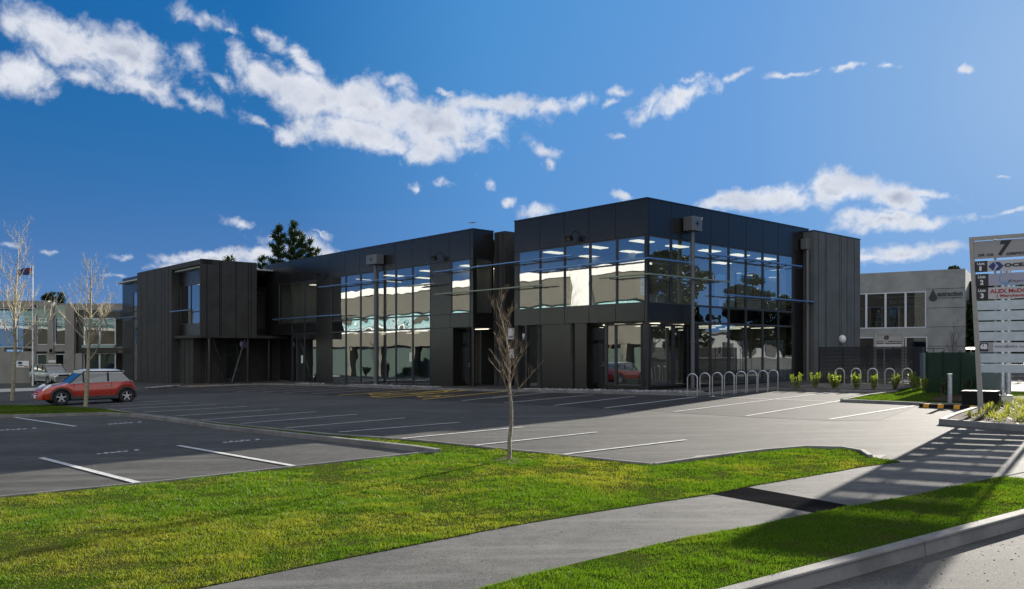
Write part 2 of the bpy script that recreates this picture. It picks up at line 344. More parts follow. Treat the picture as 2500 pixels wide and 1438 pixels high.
def lettering(name, body, org, xd, up, width, height, mat, parent, bold=0., shear=0., spacing=1.):
    """letters stretched to width x height, standing proud on the plane org + x*xd + y*up"""
    me = text_mesh(body, 1., bold, shear, spacing); xd = Vector(xd).normalized(); up = Vector(up).normalized(); nn = xd.cross(up)
    n = len(me.vertices); a = np.empty(n * 3); me.vertices.foreach_get('co', a); a = a.reshape(-1, 3)
    mn = a.min(0); mx = a.max(0); a[:, 0] = (a[:, 0] - mn[0]) / (mx[0] - mn[0]) * width; a[:, 1] = (a[:, 1] - mn[1]) / (mx[1] - mn[1]) * height
    B = np.array([list(xd), list(up), list(nn)]); a = a @ B + np.array(list(org)); me.vertices.foreach_set('co', a.ravel()); me.update()
    me.materials.clear(); me.materials.append(mat); me.name = name
    o = bpy.data.objects.new(name, me); sc.collection.objects.link(o)
    if parent:
        o.parent = parent
        if parent.parent is None: o.matrix_parent_inverse = parent.matrix_basis.inverted()
    return o
# ================================================================ GROUND
# one sheet to the horizon, stepping down at the road kerb
k0 = G(1990, 1438, -.12); k1 = G(2500, 1290, -.12)
kd = Vector((k1.x - k0.x, k1.y - k0.y, 0)).normalized(); kn = Vector((-kd.y, kd.x, 0))
def grid_sheet(name, a_rng, b_rng, mat, dz):
    m = MB(); A = a_rng; Bv = b_rng; base = Vector((k0.x, k0.y, 0))
    vs = []
    for b in Bv:
        for a in A:
            p = base + kd * a + kn * b; p.z = gz(p.x) + dz; vs.append(p)
    na = len(A); fs = [(j * na + i, j * na + i + 1, (j + 1) * na + i + 1, (j + 1) * na + i) for j in range(len(Bv) - 1) for i in range(na - 1)]
    m.add(vs, fs); o = m.build(name, mat); struct(o)
    if o.data.polygons[0].normal.z < 0: o.data.flip_normals()
    return o
AX = [-3000, -900, -300] + list(range(-200, 201, 20)) + [300, 900, 3000]
grid_sheet('ground', AX, [.02] + [20 * i for i in range(1, 11)] + [300, 900, 3000], M_OLD, 0)
grid_sheet('road', AX, [-3000, -900, -200, -60, -20, .16], M_ROAD, -.12)
def strip(name, line, width, h, mat, base=0., closed=False, bevel=.02, side=1):
    """a kerb: a bevelled bar following a line on the ground; the line is its front edge"""
    pts = [Vector((p[0], p[1], 0)) for p in line]; n = len(pts); offs = []
    for i in range(n):
        d = (pts[min(i + 1, n - 1)] - pts[max(i - 1, 0)]).normalized(); offs.append(Vector((-d.y, d.x, 0)) * side)
    m = MB(); vs = []
    for p, o in zip(pts, offs):
        q = p + o * width; zf = gz(p.x) + base; zb = gz(q.x) + base
        vs += [Vector((p.x, p.y, zf - .15)), Vector((p.x + o.x * bevel, p.y + o.y * bevel, zf + h)), Vector((q.x, q.y, zb + h)), Vector((q.x, q.y, zb - .15))]
    fs = []
    for i in range(n - 1):
        for k in range(4): fs.append((i * 4 + k, i * 4 + (k + 1) % 4, (i + 1) * 4 + (k + 1) % 4, (i + 1) * 4 + k))
    fs += [(0, 1, 2, 3), tuple(range((n - 1) * 4, n * 4))[::-1]]
    m.add(vs, fs); return struct(m.build(name, mat, bevel=.012))
def dens(line, step):
    out = []
    for a, b in zip(line[:-1], line[1:]):
        a = Vector(a[:2] + (0,)) if isinstance(a, tuple) else Vector((a[0], a[1], 0)); b = Vector((b[0], b[1], 0)); n = max(1, int((b - a).length / step))
        out += [a + (b - a) * i / n for i in range(n)]
    out.append(Vector((line[-1][0], line[-1][1], 0))); return out
# road kerb in cast lengths
for i in range(-3, 9):
    a = Vector((k0.x, k0.y, 0)) + kd * (i * 3.0 - 1.3); b = a + kd * 2.985
    strip('kerb', [a, b], .17, .14, M_CONC, -.12, side=1, bevel=.035)
# footpath, its patch, lawns
fp_far = [(-900, 1730), (0, 1530), (420, 1452), (500, 1436), (700, 1395), (950, 1345), (1250, 1286), (1500, 1245), (1740, 1208), (1850, 1186), (1985, 1163), (2110, 1141), (2190, 1130)]
fp_near = [(2440, 1166), (2420, 1170), (2250, 1207), (2080, 1238), (1950, 1263), (1840, 1286), (1670, 1316), (1450, 1368), (1330, 1398), (1250, 1419), (1100, 1460), (500, 1640), (0, 1790), (-300, 1900)]
e = G(2190, 1130); far_r = [Vector((e.x, e.y, 0)), Vector((e.x, e.y, 0)) + kd * 1.0]
path_poly = Gs(fp_far) + [Vector((e.x, e.y, 0)) + kd * 40, Vector((G(2440, 1166).x, G(2440, 1166).y, 0)) + kd * 40] + Gs(fp_near)
flat('footpath', path_poly, M_PATH, .008)
flat('footpath_patch', Gs([(1735, 1207), (1828, 1192), (1950, 1214), (2088, 1239), (2000, 1256), (1860, 1230)]), M_PATCH, .013)
random.seed(4)
lawnA = [(-900, 1730), (0, 1530), (420, 1452), (500, 1436), (700, 1395), (950, 1345), (1250, 1286), (1500, 1245), (1740, 1208), (1850, 1186), (1985, 1163), (2110, 1141), (2200, 1130),
         (2128, 1117), (2112, 1107), (2060, 1099), (1960, 1097), (1850, 1106), (1700, 1124), (1590, 1139), (1400, 1118), (1230, 1100), (1020, 1078), (800, 1062), (600, 1042), (480, 1028), (330, 1010), (260, 1000),
         (150, 992), (40, 989), (-60, 990), (-60, 1014), (100, 1011), (250, 1007), (330, 1011), (420, 1022), (520, 1038), (700, 1058), (860, 1076), (1000, 1093), (1060, 1102), (1092, 1103), (740, 1141), (420, 1177), (0, 1218), (-900, 1310)]
lawnB = [(2052, 977), (2110, 966), (2180, 957), (2060, 954), (1960, 951), (1905, 949), (1905, 944), (2060, 943), (2200, 944), (2258, 950), (2420, 965), (2600, 975), (2600, 990), (2420, 991), (2250, 987)]
kk = Vector((k0.x, k0.y, 0)) + kn * .17
verge_n = [kk - kd * 12 + kn * .0, kk + kd * 11.0]
lawnC = [Vector((p.x, p.y, 0)) for p in Gs([(2560, 1171), (2500, 1170), (2440, 1166)] + fp_near[1:])] + [kk - kd * 3.5, kk, kk + kd * 10.5]
def lawn(name, P, dz=.014):
    return flat(name, P, M_GRASSB, dz)
PA = Gs(lawnA); PB = Gs(lawnB); PC = lawnC
lawn('lawn_ground', PA); lawn('lawn_ground', PB, .05); lawn('lawn_ground', PC)
# concrete edging and kerbs of the car park
def KS(px, w=.13, h=.05, side=1, base=0., step=2.5): return strip('kerb', dens([tuple(p)[:2] for p in Gs(px)], step), w, h, M_CONC, base, side=side)
KS([(1590, 1139), (1400, 1119), (1230, 1101), (1020, 1079), (800, 1063), (600, 1043), (480, 1029), (330, 1011), (260, 1001)], .09, .045, -1)
KS([(-900, 1308), (0, 1216), (420, 1175), (740, 1139), (1060, 1104)], .08, .04, -1)
KS([(1060, 1110), (1000, 1101), (860, 1085), (700, 1067), (520, 1046), (420, 1030), (330, 1019), (255, 1014), (100, 1018), (-60, 1021)], .15, .10, -1)
KS([(1590, 1139), (1700, 1123), (1850, 1104), (1960, 1095), (2060, 1097), (2114, 1106), (2134, 1119)], .10, .06, -1)
flat('gutter_slab', Gs([(1690, 1119), (1700, 1114), (1850, 1101), (1880, 1103), (1700, 1124)]), M_CONC, .010)
flat('gutter_slab', Gs([(2128, 1112), (2165, 1112), (2150, 1121), (2132, 1121)]), M_CONC, .010)
KS([(2050, 981), (2250, 990), (2420, 995)], .13, .09, 1)
KS([(2050, 981), (2110, 969), (2185, 959)], .13, .09, -1)
kb = [(330, 953), (420, 946), (640, 939), (840, 944), (1000, 950), (1250, 956.5), (1450, 960.5), (1627, 964.5), (1700, 966.5)]
kb2 = [(1700, 966.5), (1800, 958), (1900, 950.5)]
kb3 = [(1900, 950.5), (2055, 956), (2190, 958.5)]
KS(kb, .14, .10, 1); KS(kb2, .14, .10, 1); KS(kb3, .14, .08, 1)
bedk = [(2600, 1062), (2500, 1054), (2290, 1036), (2325, 1020), (2405, 994)]
KS(bedk, .16, .13, -1)
flat('garden_soil', Gs([(2620, 1060), (2500, 1050), (2305, 1033), (2335, 1019), (2410, 992), (2470, 975), (2620, 970)]), M_DIRT, .10)
flat('bare_soil', Gs([(2262, 985), (2300, 970), (2350, 966), (2460, 968), (2420, 989)]), M_DIRT, .085)
flat('bare_soil', Gs([(1205, 1128), (1235, 1116), (1262, 1120), (1275, 1130), (1240, 1138)]), M_DIRT, .019)
# dark asphalt bays and apron beside the building
kbw = Gs(kb)
flat('dark_bays', Gs([(330, 955), (420, 948), (640, 941), (840, 946), (1000, 952), (1250, 958.5), (1450, 962.5), (1627, 966), (1700, 968), (1800, 960), (1900, 952), (2055, 958), (2190, 960), (2115, 969), (2050, 983), (2240, 991),
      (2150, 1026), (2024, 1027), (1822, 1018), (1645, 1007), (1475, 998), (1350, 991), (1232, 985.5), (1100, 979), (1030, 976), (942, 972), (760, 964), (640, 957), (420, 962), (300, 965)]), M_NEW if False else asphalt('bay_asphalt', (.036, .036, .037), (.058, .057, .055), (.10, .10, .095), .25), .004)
O1 = TS(G(1700, 966.5)); 
ap = [W(O1[0] + .1, O1[1] - .1, 0)] + [Vector(p) for p in Gs([(1800, 957), (1900, 949.5), (2055, 955), (2190, 957.5)])]
tail = [W(-3, 40, 0), W(30, 40, 0), W(70, 40, 0), W(70, -6, 0)]
flat('apron', [Vector((p.x, p.y, 0)) for p in Gs([(330, 952), (420, 945), (640, 938), (840, 943), (1000, 949), (1250, 955.5), (1450, 959.5), (1627, 963.5)])] + [Vector((p.x, p.y, 0)) for p in ap[1:] ] + tail, M_APRON, .095)
# painted lines
def line(m, a, b, w=.1, dz=.014):
    a = G(*a); b = G(*b); d = Vector((b.x - a.x, b.y - a.y, 0)).normalized(); o = Vector((-d.y, d.x, 0)) * w / 2
    q = [a - o, b - o, b + o, a + o]; q = [Vector((p.x, p.y, gz(p.x) + dz)) for p in q]; m.add(q, [(0, 1, 2, 3)])
white = [((1200, 973), (1332, 959)), ((1232, 984.5), (1449, 964)), ((1353, 990.5), (1551, 968)), ((1475, 997.3), (1700, 969.5)), ((1645, 1006), (2035, 957.5)), ((1822, 1016.5), (2037, 981.5)), ((2024, 1025), (2232, 991.5)), ((1730, 969), (2035, 981.5)), ((1740, 969), (1742, 967)), ((1128, 979), (1245, 966)),
  ((757, 962.5), (961, 949.5)), ((692, 959.5), (896, 947)), ((640, 957.5), (831, 945.5)), ((575, 957), (771, 944)), ((530, 955), (720, 943)), ((495, 952), (670, 941.5)),
  ((422, 1017), (680, 999)), ((492, 1026), (772, 1006)), ((587, 1035), (872, 1012)), ((697, 1046), (990, 1021)), ((827, 1056), (1122, 1032)), ((965, 1073), (1277, 1043.5)), ((1145, 1090), (1457, 1056)), ((1357, 1113), (1675, 1075)), ((350, 1007), (602, 993)), ((295, 999), (530, 988)), ((270, 992), (465, 983)), ((240, 987), (410, 979)),
  ((2037, 981.5), (2060, 977))]
near = [((435, 1089), (735, 1142)), ((100, 1119), (355, 1185)), ((37, 1020), (185, 1042))]
m = MB()
for a, b in white: line(m, a, b)
for a, b in near: line(m, a, b, .115)
struct(m.build('white_parking_lines', M_WPAINT))
m = MB()
for a, b in [((826, 965.5), (1030, 951.5)), ((905, 969), (1115, 952.5)), ((942, 971), (1150, 953)), ((905, 969), (942, 971)), ((1032, 975.5), (1240, 955.5)), ((1030, 958), (1115, 952.5)), ((1085, 957), (1105, 951)), ((1000, 962), (1060, 960)), ((1120, 954.5), (1140, 952))]: line(m, a, b, .15)
def wheelchair(m, px, py, sc_=1.):
    c = G(px, py); c = Vector((c.x, c.y, 0)); xd = V; yd = U                   # read from the aisle
    def P(x, y): q = c + yd * x * sc_ - xd * (-y) * sc_; return Vector((q.x, q.y, gz(q.x) + .014))
    def seg(pl, w=.15):
        for a, b in zip(pl[:-1], pl[1:]):
            a = Vector(a + (0,)); b = Vector(b + (0,)); d = (b - a).normalized(); o = Vector((-d.y, d.x, 0)) * w / 2
            m.add([P(*(a - o - d * .04)[:2]), P(*(b - o + d * .04)[:2]), P(*(b + o + d * .04)[:2]), P(*(a + o - d * .04)[:2])], [(0, 1, 2, 3)])
    seg([(.42 * math.cos(R(a)) - .05, .42 * math.sin(R(a)) + .0) for a in range(120, 400, 20)])
    seg([(-.1, 1.0), (-.08, .35), (.32, .35), (.52, -.15), (.68, -.1)]); seg([(-.08, .68), (.25, .68)])
    seg([(.09 * math.cos(R(a)) - .1, .09 * math.sin(R(a)) + 1.18) for a in range(0, 361, 45)], .1)
wheelchair(m, 925, 962.5); wheelchair(m, 1045, 968.5)
wheelchair(m, 478, 944.5)
struct(m.build('yellow_parking_lines', M_YPAINT))
# worn stencilled marks in the near bays (too worn to read)
m = MB(); random.seed(9)
for (ax, ay), (bx, by) in [((545, 1082), (628, 1075)), ((237, 1110), (333, 1101)), ((265, 1037), (340, 1032)), ((0, 1052), (83, 1047))]:
    for i, f_ in enumerate([.0, .17, .34, .5, .66, .95]):
        x = ax + (bx - ax) * f_; y = ay + (by - ay) * f_; wv = (bx - ax) * .13
        line(m, (x, y - 1.2), (x + wv, y - 1.2 + random.uniform(-.5, .5)), .07); line(m, (x, y + .6), (x + wv * .9, y - 1.0), .06)
        if i % 2: line(m, (x + wv * .1, y - 2.2), (x + wv * .8, y - 2.6), .06)
struct(m.build('worn_stencil_marks', M_WPAINT))
# ---------------------------------------------------------------- grass
def vnoise(x, y, seed, sc_):
    x = x * sc_; y = y * sc_; xi = np.floor(x).astype(np.int64); yi = np.floor(y).astype(np.int64); fx = x - xi; fy = y - yi
    def h(a, b):
        n = (a * 374761393 + b * 668265263 + seed * 982451653) & 0x7fffffff; n = (n ^ (n >> 13)) * 1274126177 & 0x7fffffff; return ((n ^ (n >> 16)) & 0xffff) / 65535.
    fx = fx * fx * (3 - 2 * fx); fy = fy * fy * (3 - 2 * fy)
    return (h(xi, yi) * (1 - fx) + h(xi + 1, yi) * fx) * (1 - fy) + (h(xi, yi + 1) * (1 - fx) + h(xi + 1, yi + 1) * fx) * fy
def in_poly(x, y, P):
    c = np.zeros(len(x), bool); n = len(P)
    for i in range(n):
        x0, y0 = P[i][0], P[i][1]; x1, y1 = P[(i + 1) % n][0], P[(i + 1) % n][1]
        if y0 == y1: continue
        k = (y0 > y) != (y1 > y); c ^= k & (x < (x1 - x0) * (y - y0) / (y1 - y0) + x0)
    return c
def tri_mesh(name, co, nv, rnd, mat, kind='stuff'):
    n = len(co) // nv; me = bpy.data.meshes.new(name); me.vertices.add(n * nv); me.vertices.foreach_set('co', co.astype(np.float32).ravel())
    me.loops.add(n * nv); me.loops.foreach_set('vertex_index', np.arange(n * nv, dtype=np.int32))
    me.polygons.add(n); me.polygons.foreach_set('loop_start', np.arange(0, n * nv, nv, dtype=np.int32)); me.polygons.foreach_set('loop_total', np.full(n, nv, dtype=np.int32))
    at = me.attributes.new('rnd', 'FLOAT', 'POINT'); at.data.foreach_set('value', np.repeat(rnd, nv).astype(np.float32))
    me.update(calc_edges=True); me.materials.append(mat); o = bpy.data.objects.new(name, me); sc.collection.objects.link(o)
    if kind: o['kind'] = kind
    return o
rng = np.random.default_rng(5)
def grass(name, P, dens0, hgt=1., dz=.03, lush=0.):
    xs = [p[0] for p in P]; ys = [p[1] for p in P]; x0, x1, y0, y1 = max(-40, min(xs)), max(xs), max(4.5, min(ys)), max(ys)
    out = []
    yy = y0
    while yy < y1:                                      # in bands, thinner and coarser with distance
        y2 = min(y1, yy * 1.12 + .05); D = (yy + y2) / 2; d = dens0 * min(1, (8. / D) ** 1.7); xa = max(x0, -.66 * y2 - .5); xb = min(x1, .66 * y2 + .5)
        n = int(d * (xb - xa) * (y2 - yy)) if xb > xa else 0
        if n > 0:
            x = rng.uniform(xa, xb, n); y = rng.uniform(yy, y2, n); k = in_poly(x, y, P); x = x[k]; y = y[k]
            out.append(np.stack([x, y, np.full(len(x), max(1., (D / 8.) ** .85))], 1))
        yy = y2
    a = np.concatenate(out); x, y, lod = a[:, 0], a[:, 1], a[:, 2]; n = len(x)
    cl = vnoise(x, y, 1, 1.1) * .4 + vnoise(x, y, 2, 4.) * .35 + vnoise(x, y, 3, 11.) * .25
    keep = rng.random(n) < np.clip((cl - .22) * 3.2, .55, 1); x, y, lod, cl = x[keep], y[keep], lod[keep], cl[keep]; n = len(x)
    h = (.008 + .052 * np.clip(cl - .2, 0, 1) ** 1.5 * 1.6) * hgt * rng.uniform(.5, 1.3, n); h[rng.random(n) < .004] *= 1.8
    w = .0042 * lod * rng.uniform(.7, 1.3, n)
    th = rng.uniform(0, 2 * np.pi, n); ca, sa = np.cos(th), np.sin(th); lean = rng.uniform(.2, 1.3, n) * h; ph = rng.uniform(0, 2 * np.pi, n) * .5 + 3.6
    z = .02 * (np.clip(x, -100, 70) - 5.75) + dz
    co = np.empty((n, 3, 3)); co[:, 0] = np.stack([x - ca * w, y - sa * w, z - .01], 1); co[:, 1] = np.stack([x + ca * w, y + sa * w, z - .01], 1)
    co[:, 2] = np.stack([x + np.cos(ph) * lean, y + np.sin(ph) * lean, z + h], 1)
    dry = np.clip((vnoise(x, y, 7, .8) * .55 + vnoise(x, y, 8, 3.2) * .45 - .42 - lush) * 2.6, 0, 1)
    rnd = np.clip(dry * .8 + rng.uniform(0, .3, n), 0, 1)
    return tri_mesh(name, co.reshape(-1, 3), 3, rnd, M_GRASS)
grass('grass', PA, 6500, 1.0, .014, .03); grass('grass', PC, 6500, 1.0, .014, .22); grass('grass', PB, 4200, 1.1, .05, .3)

# grit and leaf crumbs in the gutter, on the path edges and lawns
rgq = random.Random(44); m = MB(); mc = MB()
for i in range(520):
    a = rgq.uniform(-2, 12) ; d_ = abs(rgq.gauss(0, .5)) + .02
    if rgq.random() < .85: p = Vector((k0.x, k0.y, 0)) + kd * a - kn * d_; z = gz(p.x) - .12
    else:
        q = Gs([(rgq.uniform(500, 2400), 1300)])[0]; p = Vector((q.x, q.y, 0)) + kn * rgq.uniform(-2.5, 1.5); z = gz(p.x) + .01
    r_ = rgq.uniform(.002, .007); m.sphere((p.x, p.y, z + r_ * .4), r_, 4, (1.4, 1, .5))
struct(m.build('grit', pmat('grit_dark', (.05, .045, .035), .9)))
# ================================================================ THE DARK OFFICE BUILDING (three blocks)
ROOF, WT, WB, SOF = 8.3, 6.75, 3.86, 3.1
def win(par, axis, a0, a1, pl, z0, z1, fw=.045, dp=.10, mat=None, gm=None, name='window', frm=None, out=.012):
    """one window bay: frame (part) with its pane (sub-part); axis 't': facade on plane s=pl, 's': facade on plane t=pl"""
    a0 += .002; a1 -= .002; m = MB()
    def B(mm, p0, p1, q0, q1, y0, y1):
        if axis == 't': mm.ts(p0, p1, q0, q1, y0, y1)
        else: mm.ts(q0, q1, p0, p1, y0, y1)
    p0, p1 = pl - out, pl + dp
    B(m, a0, a0 + fw, p0, p1, z0, z1); B(m, a1 - fw, a1, p0, p1, z0, z1)
    B(m, a0 + fw, a1 - fw, p0, p1, z0, z0 + fw); B(m, a0 + fw, a1 - fw, p0, p1, z1 - fw, z1)
    f = m.build(name, frm or M_FRAME, par)
    g = MB(); B(g, a0 + fw, a1 - fw, pl + .03, pl + .036, z0 + fw, z1 - fw)
    # a single sheet: keep only one face of the pane so it neither doubles nor offsets reflections
    g2 = MB()
    c = [(a0 + fw, z0 + fw), (a1 - fw, z0 + fw), (a1 - fw, z1 - fw), (a0 + fw, z1 - fw)]
    g2.add([W(a, pl + .03, z) if axis == 't' else W(pl + .03, a, z) for a, z in c], [(0, 1, 2, 3)])
    g2.build('pane', gm or M_GLASS, f)
    return f
def seams(m, axis, pl, avals, z0, z1, w=.03):
    for a in avals:
        if axis == 't': m.ts(a - w / 2, a + w / 2, pl - .003, pl + .05, z0, z1)
        else: m.ts(pl - .003, pl + .05, a - w / 2, a + w / 2, z0, z1)
def door(par, axis, a0, a1, pl, z0, z1, zt, fw=.09):
    def B(mm, p0, p1, q0, q1, y0, y1):
        if axis == 't': mm.ts(p0, p1, q0, q1, y0, y1)
        else: mm.ts(q0, q1, p0, p1, y0, y1)
    m = MB(); B(m, a0, a0 + fw, pl - .03, pl + .05, z0, z1); B(m, a1 - fw, a1, pl - .03, pl + .05, z0, z1)
    B(m, a0 + fw, a1 - fw, pl - .03, pl + .05, z0, z0 + .2); B(m, a0 + fw, a1 - fw, pl - .03, pl + .05, z1 - fw, z1)
    d = m.build('door', M_DOORF, par)
    g = MB(); c = [(a0 + fw, z0 + .2), (a1 - fw, z0 + .2), (a1 - fw, z1 - fw), (a0 + fw, z1 - fw)]
    g.add([W(a, pl, z) if axis == 't' else W(pl, a, z) for a, z in c], [(0, 1, 2, 3)]); g.build('pane', M_GLASS, d)
    h = MB(); B(h, (a0 + .02 if axis == 't' else a1 - .07), (a0 + .07 if axis == 't' else a1 - .02), pl - .038, pl - .031, z0 + .95, z0 + 1.2); ha = a0 + fw * .5 if axis == 't' else a1 - fw * .5
    for zz in (z0 + 1.0, z0 + 1.14):
        p = W(ha, pl - .03, zz) if axis == 't' else W(pl - .03, ha, zz); q = W(ha, pl - .10, zz) if axis == 't' else W(pl - .10, ha, zz)
        h.tube([p, q], .02, 8)
    h.tube([q + Vector((0, 0, -.14)), q + Vector((0, 0, -.14)) + (U if axis == 't' else -V) * .13], .012, 6)
    h.build('handle', M_STEEL, d)
    if zt: win(par, axis, a0, a1, pl - .0, z1 + .02, zt, fw=.06, name='transom_window')
def blade(par, pts, z, mat, off=.42, wd=.20, th=.05):
    """a thin horizontal sunshade fin standing off the facade; pts are (t, s) of the line it follows"""
    m = MB(); P3 = [W(t, s, 0) for t, s in pts]; n = len(P3)
    vs = []; 
    for i, p in enumerate(P3):
        d = (P3[min(i + 1, n - 1)] - P3[max(i - 1, 0)]).normalized(); o = Vector((d.y, -d.x, 0))
        if 0 < i < n - 1: o = (Vector(((P3[i] - P3[i - 1]).normalized().y, -(P3[i] - P3[i - 1]).normalized().x, 0)) + Vector(((P3[i + 1] - P3[i]).normalized().y, -(P3[i + 1] - P3[i]).normalized().x, 0)))
        for k, zz in ((off + wd, z), (off, z), (off, z + th), (off + wd, z + th)): q = p + o * k; vs.append((q.x, q.y, zz))
    fs = []
    for i in range(n - 1):
        for k in range(4): fs.append((i * 4 + k, i * 4 + (k + 1) % 4, (i + 1) * 4 + (k + 1) % 4, (i + 1) * 4 + k))
    fs += [(0, 3, 2, 1), tuple(range(n * 4 - 4, n * 4))]; m.add(vs, fs)
    b = m.build('sunshade_blade', mat, par)
    return b
def bracket(par, where):
    for t, s, z in where:
        m = MB()
        if s is None: m.ts(t - .03, t + .03, -.44, .0, z - .045, z - .003)
        elif t is None: m.ts(-.44, .0, s - .03, s + .03, z - .045, z - .003)
        m.build('blade_bracket', M_FRAME, par)
def hopper(par, axis, a, pl, zc, w=.85, h=.62, d=.5, zb=None, pipe=True, cross=True, base=False):
    m = MB(); sg = -1
    if axis == 't': m.ts(a - w / 2, a + w / 2, pl - d - .08, pl - .08, zc - h / 2, zc + h / 2)
    else: m.ts(pl - d - .08, pl - .08, a - w / 2, a + w / 2, zc - h / 2, zc + h / 2)
    hp = m.build('rain_hopper', pmat('hopper_metal', (.16, .165, .17), .45, metal=.4), par, bevel=.015)
    if cross:
        m = MB(); q = pl - d - .083
        for (da, dz) in ((.028, .14), (.14, .028)):
            if axis == 't': m.ts(a - da, a + da, q - .002 * (da > .1), q + .01, zc - dz, zc + dz)
            else: m.ts(q - .002 * (da > .1), q + .01, a - da, a + da, zc - dz, zc + dz)
        m.build('overflow_slot', M_SEAM, hp)
    if pipe:
        m = MB(); P = lambda z: W(a, pl - .32, z) if axis == 't' else W(pl - .32, a, z)
        m.tube([P(zc - h / 2), P(zb + .0)], .09, 12); 
        for zz in (6.0, 4.2, 2.2): m.tube([P(zz - .05), P(zz + .05)], .105, 12)
        dp = m.build('downpipe', pmat('pipe_grey', (.13, .135, .14), .45, metal=.3), par, smooth=True)
        if base:
            m = MB(); m.tube([P(zb - .05), P(zb + .22)], .13, 12); m.build('pipe_collar', M_WHITE, dp)
def floodlight(par, t, z):
    m = MB(); p = W(t, 0, z); m.tube([p + Vector((0, 0, .35)), p + Vector((0, 0, .35)) - V * .12, p - V * .32 + Vector((0, 0, .12))], .02, 6)
    f = m.build('floodlight', M_BLACK, par)
    m = MB(); c = p - V * .42; M = Matrix.Translation(c) @ Matrix.Rotation(math.atan2(V.y, V.x), 4, 'Z') @ Matrix.Rotation(R(-35), 4, 'Y')
    m.box(-.07, .07, -.16, .16, -.11, .11, 0, M); m.box(-.076, -.07, -.12, .12, -.08, .08, 1, M); m.build('lamp_or_glint_head', [M_BLACK, M_STEEL], f)
def ceiling_lamps(par, lst):
    for (t, s, z, wt_, ws) in lst:
        m = MB(); m.ts(t - wt_ / 2, t + wt_ / 2, s - ws / 2, s + ws / 2, z - .03, z); m.build('ceiling_lamp', M_LAMP, par)
GB = -1.4
# ---------------------------------------------------------------- block 1: the corner block
T1 = t_at(1256); S1 = 13.5
b1 = thing('office_building', 'black corner office block with wraparound upper windows and glazed ground floor facing the cycle racks', 'building', W(0, 0, 0), group='dark office blocks')
m = MB()
m.ts(0, T1, 0, .12, WT, ROOF); m.ts(0, .12, .12, S1, WT, ROOF)                    # fascia
m.ts(0, T1, 0, .12, SOF, WB); s2 = s_at(1690); m.ts(0, .12, .12, s2, SOF, WB)     # sill band
m.ts(0, .12, s_at(1937), S1, SOF, WT)
m.ts(0.0, .12, s_at(1938), S1, GB, SOF)
m.ts(0, .10, 0, .10, WB, WT)                                                        # corner post
m.ts(t_at(1265), T1, 0, .12, WB, WT)
m.build('wall_panels', M_PANEL, b1)
m = MB()
seams(m, 't', 0, [t_at(x) for x in (1318, 1378, 1438, 1503, )], WT + .05, ROOF); seams(m, 't', 0, [t_at(x) for x in (1318, 1378, 1438, 1503, 1574)], SOF, WB)
seams(m, 's', 0, [s_at(x) for x in (1584.5, 1639, 1689, 1735.5, 1779, 1822, 1862, 1900, 1937)], WT + .05, ROOF)
m.ts(0, T1, -.003, .05, WT + .0, WT + .03); m.ts(-.003, .05, 0, S1, WT, WT + .03); m.ts(-.003, .05, s_at(1938), S1, 4.1, 4.12)
m.build('panel_seams', M_SEAM, b1)
m = MB(); m.ts(-.03, T1 + .02, -.03, .2, ROOF, ROOF + .05); m.ts(-.03, .2, .2, S1, ROOF, ROOF + .05); m.ts(.2, T1, .2, S1, ROOF - .5, ROOF - .4)
m.build('roof', M_PANEL, b1)
mx = [1265, 1318.5, 1378, 1440, 1505.5, 1574.5]; tt = [t_at(x) for x in mx]; tt[-1] = .10
for a, b in zip(tt[1:], tt[:-1]): win(b1, 't', a, b, 0, WB, WT)
rx = [1586, 1639.6, 1690, 1735.5, 1780, 1822, 1863, 1901, 1937.5]; ss = [s_at(x) for x in rx]; ss[0] = .10
for i, (a, b) in enumerate(zip(ss[:-1], ss[1:])):
    win(b1, 's', a, b, 0, WB, WT)
    if i >= 2:
        win(b1, 's', a, b, 0, SOF, WB, gm=M_SPAN, name='spandrel'); win(b1, 's', a, b, 0, .26, SOF)
# ground floor, set back behind the overhang
SB = .35
gx = [1480, 1503, 1567, 1583]; gt = [t_at(x, SB) for x in gx]; gt[-1] = SB + .2
for a, b in zip(gt[1:], gt[:-1]): win(b1, 't', a, b, SB, .26, SOF - .1, fw=.06)
g3 = [SB + .25, s_at(1645, SB), s_at(1683, SB)]
for a, b in zip(g3[:-1], g3[1:]): win(b1, 's', a, b, SB, .26, SOF - .1, fw=.08)
m = MB(); m.ts(SB, SB + .22, SB, SB + .22, .1, SOF); m.ts(SB + .02, gt[0], SB + .03, SB + .2, -.1, .26); m.ts(SB + .03, SB + .2, SB + .2, g3[-1], -.1, .26)
m.ts(.01, .16, g3[-1], S1, -.1, .258); m.ts(.01, SB + .3, g3[-1] + .005, g3[-1] + .25, .262, SOF)
m.build('base_wall', M_PANEL, b1)
dt0, dt1 = t_at(1477, .9), t_at(1435, .9)
door(b1, 't', dt0, dt1, .9, .14, 2.25, SOF - .12)
m = MB()
m.ts(gt[0], gt[0] + .1, SB, .9, .1, SOF); 
tp0, tp1, tp2 = t_at(1432, .12), t_at(1398, .12), t_at(1321, .12)
m.ts(tp0, tp2, .12, .24, -.3, SOF); m.ts(tp0 - .0, tp0 + .1, .24, .95, -.3, SOF - .002); m.ts(dt1 + .002, tp0 - .002, .9, 1., -.3, SOF)
m.ts(dt0 - .3, dt0 - .002, .9, 1., -.3, SOF); m.ts(tp2 - .1, tp2, .24, 2.4, -.3, SOF - .002); m.ts(tp2, T1, 2.3, 2.4, -.3, SOF)
m.build('ground_floor_wall', M_PANEL, b1)
for a_ in ((tp1 - .06, tp1 + .06, .04, .115), (t_at(1312, .1), t_at(1320, .1), .08, .5), (T1 - .25, T1, .0, .3)): m = MB(); m.ts(*a_, -.3, SOF); m.build('pilaster', M_PREC, b1)
